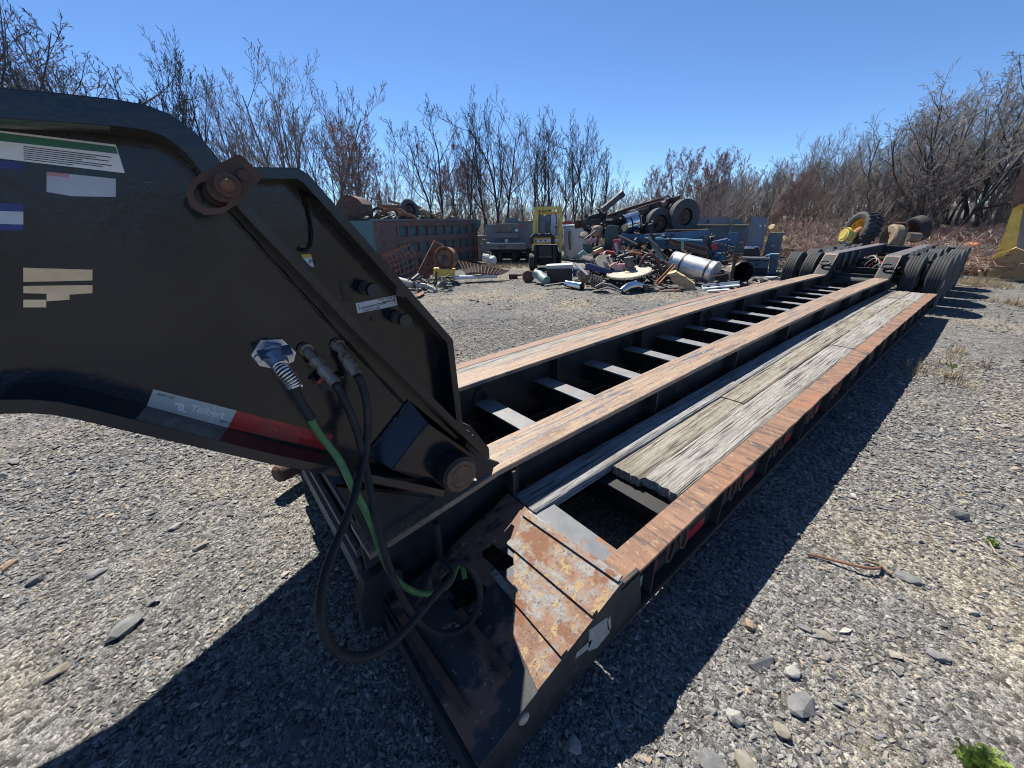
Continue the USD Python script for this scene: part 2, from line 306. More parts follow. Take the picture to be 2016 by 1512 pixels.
mat('cream', [(0.3, (0.38, 0.33, 0.25)), (0.7, (0.54, 0.48, 0.37))], scale=9, rough=0.7, spots=[(12, 0.6, 0.05, (0.33, 0.22, 0.13), 0.8)])
mat('peeled_white', [(0.3, (0.30, 0.29, 0.26)), (0.7, (0.44, 0.43, 0.39))], scale=30, rough=0.7)
mat('yellow_paint', [(0.3, (0.48, 0.37, 0.075)), (0.7, (0.64, 0.50, 0.12))], scale=6, rough=0.45, bump=0.15, spots=[(9, 0.64, 0.05, (0.24, 0.13, 0.06), 0.8)])
mat('yellow_worn', [(0.3, (0.70, 0.38, 0.05)), (0.7, (0.82, 0.52, 0.10))], scale=5, rough=0.6, bump=0.3, spots=[(4, 0.57, 0.08, (0.23, 0.13, 0.07), 0.85)])
mat('tan_worn', [(0.3, (0.38, 0.25, 0.10)), (0.7, (0.50, 0.35, 0.16))], scale=4, rough=0.7, bump=0.3, spots=[(3, 0.57, 0.06, (0.17, 0.10, 0.06), 0.85)])
mat('pale_rust', [(0.3, (0.17, 0.13, 0.085)), (0.5, (0.30, 0.235, 0.15)), (0.7, (0.25, 0.145, 0.085))], scale=6, rough=0.8, bump=0.3)
mat('grey_paint', [(0.3, (0.12, 0.135, 0.14)), (0.7, (0.17, 0.185, 0.19))], scale=4, rough=0.55, bump=0.1, spots=[(4, 0.62, 0.08, (0.22, 0.19, 0.16), 0.75)])
mat('grey_blue', [(0.3, (0.16, 0.185, 0.215)), (0.7, (0.22, 0.245, 0.275))], scale=4, rough=0.5, bump=0.1, spots=[(5, 0.64, 0.05, (0.22, 0.16, 0.12), 0.8)])
mat('blue_paint', [(0.3, (0.04, 0.10, 0.18)), (0.7, (0.065, 0.145, 0.24))], scale=5, rough=0.5, bump=0.1, spots=[(6, 0.64, 0.05, (0.06, 0.06, 0.07), 0.8)])
mat('blue_pale', [(0.3, (0.25, 0.44, 0.52)), (0.7, (0.33, 0.52, 0.60))], scale=5, rough=0.5, bump=0.1)
mat('navy_paint', [(0.3, (0.012, 0.025, 0.10)), (0.7, (0.02, 0.04, 0.15))], scale=5, rough=0.4, bump=0.1)
mat('teal_paint', [(0.3, (0.055, 0.125, 0.125)), (0.7, (0.085, 0.165, 0.165))], scale=5, rough=0.65, bump=0.2, spots=[(6, 0.62, 0.06, (0.13, 0.085, 0.07), 0.8)])
mat('maroon_paint', [(0.3, (0.115, 0.066, 0.056)), (0.7, (0.17, 0.10, 0.088))], scale=3.5, rough=0.7, bump=0.2, spots=[(5, 0.62, 0.08, (0.20, 0.135, 0.11), 0.8)])
mat('dark_green', [(0.3, (0.02, 0.055, 0.045)), (0.7, (0.035, 0.085, 0.07))], scale=5, rough=0.5, bump=0.1)
mat('mint_paint', [(0.3, (0.17, 0.27, 0.235)), (0.7, (0.24, 0.35, 0.31))], scale=5, rough=0.55, bump=0.1, spots=[(8, 0.64, 0.05, (0.24, 0.2, 0.16), 0.8)])
mat('red_paint', [(0.3, (0.40, 0.03, 0.035)), (0.7, (0.52, 0.05, 0.05))], scale=5, rough=0.5, bump=0.1)
mat('pink_paint', [(0.3, (0.45, 0.20, 0.21)), (0.7, (0.58, 0.33, 0.34))], scale=8, rough=0.6, bump=0.1)
mat('white_plastic', [(0.3, (0.46, 0.46, 0.44)), (0.7, (0.60, 0.60, 0.57))], scale=3, rough=0.5, bump=0.05, spots=[(4, 0.6, 0.12, (0.46, 0.42, 0.36), 0.7)])
mat('white_paint', [(0.3, (0.55, 0.57, 0.58)), (0.7, (0.68, 0.70, 0.71))], scale=5, rough=0.45, bump=0.05)
mat('aluminium', [(0.3, (0.50, 0.50, 0.49)), (0.7, (0.68, 0.68, 0.66))], scale=3, rough=0.34, rough2=0.5, metal=0.85, bump=0.1, spots=[(5, 0.57, 0.12, (0.40, 0.37, 0.32), 0.75)])
mat('chrome', [(0.3, (0.66, 0.66, 0.66)), (0.7, (0.78, 0.78, 0.78))], scale=3, rough=0.14, metal=1.0, bump=0)
mat('galvanised', [(0.3, (0.36, 0.38, 0.39)), (0.7, (0.50, 0.52, 0.53))], scale=6, rough=0.5, metal=0.4, bump=0.1)
mat('iron_grey', [(0.3, (0.06, 0.06, 0.062)), (0.7, (0.13, 0.125, 0.12))], scale=8, rough=0.6, metal=0.2, bump=0.2, spots=[(8, 0.58, 0.1, (0.17, 0.10, 0.065), 0.85)])
mat('brown_steel', [(0.3, (0.13, 0.10, 0.08)), (0.7, (0.24, 0.19, 0.15))], scale=6, rough=0.7, bump=0.3, spots=[(6, 0.58, 0.1, (0.36, 0.30, 0.23), 0.8)])
mat('concrete', [(0.3, (0.30, 0.29, 0.27)), (0.7, (0.44, 0.43, 0.40))], scale=5, rough=0.9, bump=0.3)
mat('orange_bag', [(0.3, (0.55, 0.15, 0.06)), (0.7, (0.65, 0.22, 0.1))], scale=9, rough=0.6)
mat('leaf_green', [(0.3, (0.16, 0.26, 0.04)), (0.7, (0.36, 0.45, 0.12))], scale=30, rough=0.6, bump=0)
mat('dry_grass', [(0.3, (0.30, 0.24, 0.15)), (0.7, (0.48, 0.40, 0.27))], scale=9, rough=0.9, bump=0)
mat('bark_dark', [(0.3, (0.035, 0.030, 0.027)), (0.7, (0.085, 0.074, 0.066))], scale=5, stretch=(1, 1, 0.3), rough=0.9, bump=0.4, bscale=20, bdist=0.01)
mat('bark_grey', [(0.3, (0.11, 0.1, 0.09)), (0.7, (0.22, 0.2, 0.18))], scale=5, stretch=(1, 1, 0.3), rough=0.9, bump=0.4, bscale=20, bdist=0.01)
mat('twig_dark', [(0.3, (0.05, 0.040, 0.036)), (0.7, (0.11, 0.09, 0.08))], scale=3, rough=0.9, bump=0)
mat('twig_brown', [(0.3, (0.19, 0.14, 0.115)), (0.7, (0.33, 0.26, 0.215))], scale=3, rough=0.9, bump=0)
mat('twig_pale', [(0.3, (0.3, 0.265, 0.225)), (0.7, (0.48, 0.44, 0.38))], scale=3, rough=0.9, bump=0)
mat('bud_red', [(0.3, (0.23, 0.05, 0.05)), (0.7, (0.37, 0.11, 0.10))], scale=5, rough=0.8, bump=0)
mat('bud_pink', [(0.3, (0.27, 0.13, 0.12)), (0.7, (0.40, 0.22, 0.20))], scale=5, rough=0.8, bump=0)
mat('bud_olive', [(0.3, (0.16, 0.15, 0.07)), (0.7, (0.27, 0.26, 0.13))], scale=5, rough=0.8, bump=0)
mat('brush_red', [(0.25, (0.20, 0.105, 0.08)), (0.5, (0.33, 0.20, 0.15)), (0.75, (0.46, 0.33, 0.26))], scale=1.3, detail=6, rough=0.9, bump=0)
mat('rock_grey', [(0.3, (0.12, 0.124, 0.128)), (0.55, (0.20, 0.20, 0.196)), (0.75, (0.28, 0.275, 0.262))], scale=14, detail=9, rough=0.85, bump=0.6, bscale=40, bdist=0.006)
mat('rock_tan', [(0.3, (0.18, 0.157, 0.125)), (0.55, (0.28, 0.25, 0.20)), (0.75, (0.35, 0.325, 0.275))], scale=14, detail=9, rough=0.85, bump=0.6, bscale=40, bdist=0.006)
mat('rock_brown', [(0.3, (0.24, 0.15, 0.10)), (0.7, (0.37, 0.26, 0.18))], scale=14, detail=9, rough=0.85, bump=0.6, bscale=40, bdist=0.006)
mat('rock_white', [(0.3, (0.27, 0.265, 0.25)), (0.7, (0.40, 0.39, 0.36))], scale=14, detail=9, rough=0.85, bump=0.6, bscale=40, bdist=0.006)
mat('rock_dark', [(0.3, (0.06, 0.065, 0.072)), (0.7, (0.125, 0.13, 0.14))], scale=14, detail=9, rough=0.75, bump=0.6, bscale=40, bdist=0.006)

# ------------------------------------------------------------------ ground
def ground_z(x, y):
    x, y = np.asarray(x, float), np.asarray(y, float)
    p = np.stack([x, y, x * 0], -1)
    z = (meshkit.fbm(p * 0.22, 3, 5) - 0.5) * 0.10 + (meshkit.fbm(p * 1.3, 3, 9) - 0.5) * 0.035
    near = np.clip((np.hypot(x - 5.5, (y - 1.9) * 2.2) - 5.0) / 4.0, 0.25, 1)      # flat under the trailer
    z = z * near - 0.012
    az = np.degrees(np.arctan2(y, x)); d = np.hypot(x, y)
    rise = 2.3 * np.clip((d - 19.0) / 17.0, 0, 1) ** 1.2 * np.clip((34 - az) / 16, 0, 1) * np.clip((az + 60) / 20, 0, 1)
    return z + rise
def gz(x, y): return float(ground_z(x, y))

rad = np.concatenate([np.linspace(0.0, 1.0, 8)[:-1], np.geomspace(1.0, 26, 120), np.geomspace(28, 1800, 36)])
ang = np.linspace(0, 2 * np.pi, 241)[:-1]
RR, AA = np.meshgrid(rad, ang, indexing='ij')
gx, gy = RR * np.cos(AA), RR * np.sin(AA)
gv = np.stack([gx, gy, ground_z(gx, gy)], -1).reshape(-1, 3)
nr, na = RR.shape
ii, jj = np.meshgrid(np.arange(nr - 1), np.arange(na), indexing='ij')
q = np.stack([ii * na + jj, (ii + 1) * na + jj, (ii + 1) * na + (jj + 1) % na, ii * na + (jj + 1) % na], -1).reshape(-1, 4)
N = {'geo': ('geometry', {}), 'big': ('noise_texture', {'scale': 0.55, 'detail': 5.0, 'roughness': 0.6}), 'mid': ('noise_texture', {'scale': 5.0, 'detail': 6.0}),
     'br': ('rgb_ramp', {'ramp': [(q, alb(c)) for q, c in [(0.30, (0.155, 0.153, 0.149)), (0.48, (0.19, 0.185, 0.175)), (0.58, (0.25, 0.225, 0.182)), (0.68, (0.29, 0.255, 0.20))]]}),
     'v1': ('voronoi_texture', {'scale': 55.0}), 'v2': ('voronoi_texture', {'scale': 150.0}), 'sp1': ('separate_color', {}), 'sp2': ('separate_color', {}),
     'm1': ('map_range', {'from_min': 0.0, 'from_max': 1.0, 'to_min': 0.3, 'to_max': 1.7}), 'm2': ('map_range', {'from_min': 0.0, 'from_max': 1.0, 'to_min': 0.55, 'to_max': 1.5}),
     'mm': ('math', {'math_type': 'multiply'}), 'mx': ('mix', {'mix_type': 'multiply', 'fac': 1.0}), 'mr': ('map_range', {'from_min': 0.35, 'from_max': 0.65, 'to_min': 0.85, 'to_max': 1.18}), 'mm2': ('math', {'math_type': 'multiply'}),
     'h1': ('math', {'math_type': 'multiply_add', 'value2': -0.5}), 'h2': ('math', {'math_type': 'multiply_add', 'value2': -0.25}),
     'b': ('bump', {'strength': 1.0, 'distance': 0.016}), 'p': ('principled_bsdf', {'roughness': 0.9, 'specular_ior_level': 0.25})}
L = [('geo.position', x + '.vector') for x in ('big', 'mid', 'v1', 'v2')] + [('big.fac', 'br.fac'), ('v1.color', 'sp1.color'), ('v2.color', 'sp2.color'), ('sp1.r', 'm1.value'), ('sp2.g', 'm2.value'),
     ('m1.result', 'mm.value1'), ('m2.result', 'mm.value2'), ('mid.fac', 'mr.value'), ('mm.value', 'mm2.value1'), ('mr.result', 'mm2.value2'), ('br.color', 'mx.color1'), ('mm2.value', 'mx.color2'), ('mx.color', 'p.base_color'),
     ('v1.distance', 'h1.value1'), ('sp1.g', 'h1.value3'), ('v2.distance', 'h2.value1'), ('h1.value', 'h2.value3'), ('h2.value', 'b.height'), ('b.normal', 'p.normal')]
LOOK['gravel_ground'] = usdkit.material(stage, '/World/Looks/gravel_ground', N, L, surface='p.BSDF')
single('ground', (gv, q), 'gravel_ground', kind='structure', smooth=True)

# loose slate chips lying on the ground: nobody could count them
def chip_look(name, ramp):
    N = {'oi': ('object_info', {}), 'r': ('rgb_ramp', {'ramp': ramp}), 'geo': ('geometry', {}), 'n': ('noise_texture', {'scale': 60.0, 'detail': 4.0}), 'mr': ('map_range', {'from_min': 0.3, 'from_max': 0.7, 'to_min': 0.75, 'to_max': 1.2}),
         'mx': ('mix', {'mix_type': 'multiply', 'fac': 1.0}), 'b': ('bump', {'strength': 0.5, 'distance': 0.003}), 'p': ('principled_bsdf', {'roughness': 0.82, 'specular_ior_level': 0.35})}
    L = [('oi.random', 'r.fac'), ('geo.position', 'n.vector'), ('n.fac', 'mr.value'), ('r.color', 'mx.color1'), ('mr.result', 'mx.color2'), ('mx.color', 'p.base_color'), ('n.fac', 'b.height'), ('b.normal', 'p.normal')]
    LOOK[name] = usdkit.material(stage, '/World/Looks/' + name, N, L, surface='p.BSDF')
CH = [(0.0, (0.10, 0.10, 0.103)), (0.25, (0.165, 0.165, 0.165)), (0.5, (0.235, 0.232, 0.222)), (0.68, (0.30, 0.29, 0.27)), (0.80, (0.33, 0.295, 0.235)), (0.90, (0.37, 0.355, 0.325)), (0.95, (0.36, 0.26, 0.17)), (1.0, (0.46, 0.44, 0.41))]
for k in range(3):
    chip_look(f'slate_chip_{"abc"[k]}', [(p, tuple(c * (0.60 + 0.09 * k) for c in col)) for p, col in CH])
rng = np.random.default_rng(11)
def stone(seed, flat=0.5, n=13, long=1.5):
    g = np.random.default_rng(seed)
    p = g.normal(size=(n, 3)); p /= np.linalg.norm(p, axis=1, keepdims=True); p *= g.uniform(0.75, 1.1, (n, 1))
    m = trimesh.convex.convex_hull(p * [long * 0.5, 0.5, flat * 0.5])
    return m
gi = UsdGeom.PointInstancer.Define(stage, '/World/gravel_stones')
put(gi.GetPrim(), kind='stuff')
protos = []
for k in range(9):
    m = stone(100 + k, flat=[0.55, 0.4, 0.3, 0.65, 0.45, 0.25, 0.5, 0.35, 0.6][k], long=[1.3, 1.7, 1.9, 1.1, 1.5, 2.2, 1.2, 1.6, 1.4][k])
    pm = usdkit.mesh(stage, f'/World/gravel_stones/chip_{k:03d}' if k else '/World/gravel_stones/chip', m, LOOK[f'slate_chip_{"abc"[k % 3]}'])
    protos.append(pm.GetPath())
gi.CreatePrototypesRel().SetTargets(protos)
def scatter(n, r0, r1, power, s0, s1, half=63):
    t = rng.uniform(0, 1, n)
    r = (r0 ** power + t * (r1 ** power - r0 ** power)) ** (1 / power)
    a = YAW + np.radians(rng.uniform(-half, half, n))
    s = s0 * (s1 / s0) ** (rng.uniform(0, 1, n) ** 2.4)
    x, y = r * np.cos(a), r * np.sin(a)
    patch = meshkit.fbm(np.stack([x, y, x * 0], 1) * 0.9, 3, 3)
    keep = rng.uniform(0, 1, n) < np.clip((patch - 0.34) / 0.22, 0.30, 1)
    return x[keep], y[keep], s[keep]
xs, ys, ss = (np.concatenate(c) for c in zip(scatter(240000, 0.45, 3.6, 1.25, 0.0052, 0.024), scatter(150000, 2.8, 7.5, 1.5, 0.009, 0.040), scatter(45000, 6.5, 18, 1.7, 0.018, 0.055), scatter(800, 0.6, 5, 1.4, 0.028, 0.055), scatter(600, 4, 14, 1.6, 0.05, 0.11)))
zs = ground_z(xs, ys) + ss * 0.13
n = len(xs)
gi.CreateProtoIndicesAttr(Vt.IntArray.FromNumpy(rng.integers(0, 9, n).astype(np.int32)))
gi.CreatePositionsAttr(Vt.Vec3fArray.FromNumpy(np.stack([xs, ys, zs], 1).astype(np.float32)))
gi.CreateScalesAttr(Vt.Vec3fArray.FromNumpy((ss[:, None] * rng.uniform(0.75, 1.25, (n, 3))).astype(np.float32)))
yaw, tilt, ta = rng.uniform(0, 2 * np.pi, n), np.radians(rng.normal(0, 13, n)), rng.uniform(0, 2 * np.pi, n)
cy, sy, ct, st_ = np.cos(yaw / 2), np.sin(yaw / 2), np.cos(tilt / 2), np.sin(tilt / 2)
# quaternion product of tilt (axis in the plane) and yaw about z
w, x_, y_, z_ = ct * cy, st_ * np.cos(ta) * cy + st_ * np.sin(ta) * sy, st_ * np.sin(ta) * cy - st_ * np.cos(ta) * sy, ct * sy
gi.CreateOrientationsAttr(Vt.QuathArray([Gf.Quath(float(a), float(b), float(c), float(d)) for a, b, c, d in zip(w, x_, y_, z_)]))

# ------------------------------------------------------------------ lowboy trailer
VC = 1.864                       # centre line
HALF = 1.295
VR = VC - HALF
DZ, BEAM_UP = 0.378, 0.207
def camber(u):
    t = np.clip((np.asarray(u, float) - 0.8) / 9.5 * 2 - 1, -1, 1)
    return DZ + 0.07 * (1 - t * t)
def loft(prof, us, zf=camber):            # closed profile of (y, dz) swept along x with the deck's camber
    prof = np.array(prof, float); k = len(prof); us = np.asarray(us, float)
    zc = zf(us)
    v = np.stack([np.repeat(us, k), np.tile(prof[:, 0], len(us)), (zc[:, None] + prof[:, 1][None]).ravel()], 1)
    f = []
    for i in range(len(us) - 1):
        for j in range(k):
            a, b, c, d = i * k + j, i * k + (j + 1) % k, (i + 1) * k + (j + 1) % k, (i + 1) * k + j
            f += [[a, c, b], [a, d, c]]
    for j in range(1, k - 1):
        f.append([0, j, j + 1]); f.append([(len(us) - 1) * k, (len(us) - 1) * k + j + 1, (len(us) - 1) * k + j])
    return v, np.array(f)
def rect(y0, y1, z0, z1): return [(y0, z0), (y1, z0), (y1, z1), (y0, z1)]
def chamf(y0, y1, z0, z1, c=0.004): return [(y0 + c, z0), (y1 - c, z0), (y1, z0 + c), (y1, z1 - c), (y1 - c, z1), (y0 + c, z1), (y0, z1 - c), (y0, z0 + c)]
US = np.linspace(0.40, 10.26, 28)
def beam_z(u):
    u = np.asarray(u, float); return camber(u) - 0.14 * np.clip(0.93 - u, 0, 1)
TR = Thing('lowboy_trailer', 'long rusty steel lowboy trailer with weathered deck planks and raised black gooseneck', 'trailer', (0, 0, 0))
B1, B2 = 0.374, 0.603
for sgn in (-1, 1):
    y0, y1 = sorted((VC + sgn * B1, VC + sgn * B2)); ym = (y0 + y1) / 2
    u0 = 0.27
    us = np.r_[0.27, 0.6, np.linspace(0.93, 10.26, 27)]
    top, bot = BEAM_UP, -0.31
    web = cat(loft(rect(ym - 0.012, ym + 0.012, bot + 0.025, top - 0.034), us, beam_z), loft(rect(y0, y1, bot, bot + 0.025), us, beam_z),
              *[bx(u - 0.008, u + 0.008, y0 + 0.012, ym - 0.012, camber(u) + bot + 0.03, camber(u) + top - 0.036) for u in np.arange(1.05, 10.2, 1.3)],
              *[bx(u - 0.008, u + 0.008, ym + 0.012, y1 - 0.012, camber(u) + bot + 0.03, camber(u) + top - 0.036) for u in np.arange(1.05, 10.2, 1.3)])
    b = TR.add('main_beam', web, 'black_steel')
    f, _f = loft(chamf(y0, y1, top - 0.032, top, 0.004), us, beam_z)
    TR.add('top_flange', (f, _f), 'beam_top', 'worn rusty top flange with scraped stripes', parent=b)
    for u in np.arange(1.55, 9.9, 1.9):            # lashing rings on the inside of the web
        yy = ym + (0.03 if sgn < 0 else -0.03)
        ring = [(u + 0.055 * math.cos(a), yy, camber(u) + 0.02 + 0.07 * math.sin(a)) for a in np.linspace(0, 2 * np.pi, 13)]
        TR.add('lashing_ring', tube(ring, 0.009, 6, cap=False), 'black_steel', parent=b)
# cross members between and beyond the beams
for k, u in enumerate(np.arange(0.92, 10.0, 0.648)):
    z = float(camber(u))
    m = bx(u - 0.075, u + 0.075, VC - 0.47, VC + 0.47, z - 0.024, z - 0.012)
    mw = cat(bx(u - 0.006, u + 0.006, VC - 0.47, VC + 0.47, z - 0.17, z - 0.024), bx(u - 0.07, u + 0.07, VC - 0.47, VC + 0.47, z - 0.185, z - 0.17))
    cm_ = TR.add('cross_member', m, 'cross_steel'); TR.add('cross_web', mw, 'black_flat', parent=cm_)
    for sgn in (-1, 1):
        y0, y1 = sorted((VC + sgn * 0.50, VC + sgn * 1.22))
        if u > 1.2:
            TR.add('outrigger', cat(bx(u - 0.05, u + 0.05, y0, y1, z - 0.075, z - 0.062), bx(u - 0.006, u + 0.006, y0, y1, z - 0.19, z - 0.075), bx(u - 0.05, u + 0.05, y0, y1, z - 0.205, z - 0.19)), 'black_flat')
# outer rails with rings and reflectors
for sgn in (-1, 1):
    ye, yi = VC + sgn * HALF, VC + sgn * (HALF - 0.128)
    y0, y1 = sorted((ye, yi)); yw = VC + sgn * (HALF - 0.055)
    us = np.linspace(0.985, 10.26, 40)
    body = cat(loft(rect(*sorted((yw, yw - sgn * 0.014)), -0.255, -0.012), us), loft(rect(*sorted((ye - sgn * 0.004, yw - sgn * 0.02)), -0.268, -0.256), us),
               *[bx(u - 0.006, u + 0.006, *sorted((yw, ye - sgn * 0.01)), camber(u) - 0.256, camber(u) - 0.012) for u in np.arange(1.25, 10.2, 0.648)])
    rl = TR.add('outer_rail', body, 'black_flat')
    v, f = loft(chamf(y0, y1, -0.012, 0.004, 0.002), np.linspace(0.985, 10.26, 160))
    j = (meshkit.fbm(np.stack([v[:, 0] * 9, v[:, 1] * 0, v[:, 0] * 0], 1), 4, 3) - 0.5)
    edge = np.abs(v[:, 1] - ye) < 0.004
    v[edge, 2] -= 0.006 * np.clip(j[edge] * 3, 0, 1); v[edge, 1] -= sgn * 0.006 * np.clip(-j[edge] * 3, 0, 1)
    TR.add('rail_top', (v, f), 'rail_rust' if sgn < 0 else 'rail_far_rust', 'rusty rail top worn bare', parent=rl)
    if sgn < 0:
        v, f = loft(rect(ye - 0.002, ye + 0.006, -0.268, -0.262), us)
        TR.add('lower_lip', (v, f), 'rusty_edge', parent=rl)
    for u in np.arange(1.42, 10.1, 0.648):
        zc = float(camber(u)); yy = ye - sgn * 0.028
        for du, tilt in ((0, 0.3), (0.10, -0.2)):
            ring = [(u + du + 0.034 * math.cos(a) + tilt * 0.03 * (math.sin(a) - 1), yy + 0.004 * math.sin(a), zc - 0.105 + 0.075 * math.sin(a)) for a in np.linspace(0, 2 * np.pi, 15)]
            TR.add('lashing_ring', tube(ring, 0.0085, 6, cap=False), 'rust_dark', parent=rl)
        if 1.5 < u < 7.0 or u < 1.5:
            TR.add('reflector', bx(u + 0.21, u + 0.40, *sorted((yw + sgn * 0.001, yw + sgn * 0.003)), zc - 0.235, zc - 0.172), 'tape_red', parent=rl)
    TR.add('reflector', bx(1.03, 1.24, *sorted((yw + sgn * 0.001, yw + sgn * 0.003)), float(camber(1.1)) - 0.235, float(camber(1.1)) - 0.165), 'tape_white', 'pale reflector tape', parent=rl)
    TR.add('reflector', bx(1.245, 1.36, *sorted((yw + sgn * 0.001, yw + sgn * 0.003)), float(camber(1.3)) - 0.235, float(camber(1.3)) - 0.165), 'tape_red', parent=rl)
# deck planks
prng = np.random.default_rng(5)
def plank(y0, y1, u0, u1, top, th, m, skew=0.0, label=None, rag=(0.003, 0.003)):
    n = max(8, int((u1 - u0) * 9)); us = np.linspace(u0, u1, n); us[1] = u0 + 0.02; us[-2] = u1 - 0.02
    ny = 15; yy = np.linspace(y0, y1, ny)
    seed = int(prng.integers(1e6))
    up, dn = [], []
    nz = meshkit.fbm(np.stack(np.broadcast_arrays(us[:, None] * 2.0, yy[None] * 14, 0.0), -1) + seed % 977, 3, 2) - 0.5
    for i, u in enumerate(us):
        t = (u - u0) / (u1 - u0)
        for j, y in enumerate(yy):
            du = 0
            if i == 0: du = prng.uniform(-1, 1) * rag[0]
            if i == n - 1: du = prng.uniform(-1, 1) * rag[1]
            ez = -0.006 if j in (0, ny - 1) else 0
            jj_ = prng.normal(0, 0.0018) if j in (0, ny - 1) else 0
            z = camber(u) + top + 0.005 * nz[i, j] + ez 
            up.append((u + du, y + skew * (t - 0.5) + jj_, z)); dn.append((u + du, y + skew * (t - 0.5) + jj_, camber(u) + top - th))
    v = np.array(up + dn, float); k = n * ny; f = []
    for i in range(n - 1):
        for j in range(ny - 1):
            a, b, c, d = i * ny + j, (i + 1) * ny + j, (i + 1) * ny + j + 1, i * ny + j + 1
            f += [[a, b, c], [a, c, d], [k + a, k + c, k + b], [k + a, k + d, k + c]]
    for i in range(n - 1):
        for j, o in ((0, 1), (ny - 1, -1)):
            a, b = i * ny + j, (i + 1) * ny + j
            f += [[a, k + a, b], [b, k + a, k + b]] if o > 0 else [[a, b, k + a], [b, k + b, k + a]]
    for j in range(ny - 1):
        a, b = j, j + 1; f += [[a, b, k + a], [b, k + b, k + a]]
        a, b = (n - 1) * ny + j, (n - 1) * ny + j + 1; f += [[a, k + a, b], [b, k + a, k + b]]
    TR.add('deck_plank', (v, np.array(f)), m, label)
for y0, y1, cuts, mats in ((VR + 0.132, VR + 0.338, [1.63, 3.62, 5.05, 7.3, 8.9, 10.22], ['old_wood', 'old_wood', 'old_wood', 'old_wood_tan', 'old_wood']),
                           (VR + 0.343, VR + 0.512, [1.60, 2.93, 5.9, 7.6, 9.1, 10.22], ['old_wood_tan', 'old_wood_tan', 'old_wood_tan', 'old_wood', 'old_wood_tan']),
                           (VR + 0.517, VR + 0.688, [1.0, 3.28, 5.6, 7.7, 9.1, 10.2], ['old_wood_grey', 'old_wood_grey', 'old_wood', 'dark_wood', 'dark_wood'])):
    for k in range(5):
        first = k == 0
        g = 0.004 + 0.006 * prng.uniform()
        plank(y0 + (0.003 if k % 2 else 0), y1, cuts[k] + g, cuts[k + 1], 0.003 + prng.uniform(-0.004, 0.006) + (0.012 if y0 > VR + 0.5 and first else 0), 0.055, mats[k],
              skew=-0.012 if (first and y0 > VR + 0.5) else prng.uniform(-0.004, 0.004), rag=(0.007 if first else 0.002, 0.002))
for y0, y1 in ((0.610, 0.80), (0.805, 0.98), (0.985, 1.160)):         # planks on the far side
    cu = [1.0, 3.4 + y0 * 0.3, 5.4, 7.4 + y0 * 0.4, 10.22]
    for k in range(4):
        plank(VC + y0, VC + y1, cu[k], cu[k + 1] - 0.015, 0.004 + prng.uniform(-0.003, 0.004), 0.05, ['old_wood', 'old_wood_tan', 'old_wood', 'old_wood_grey'][k])
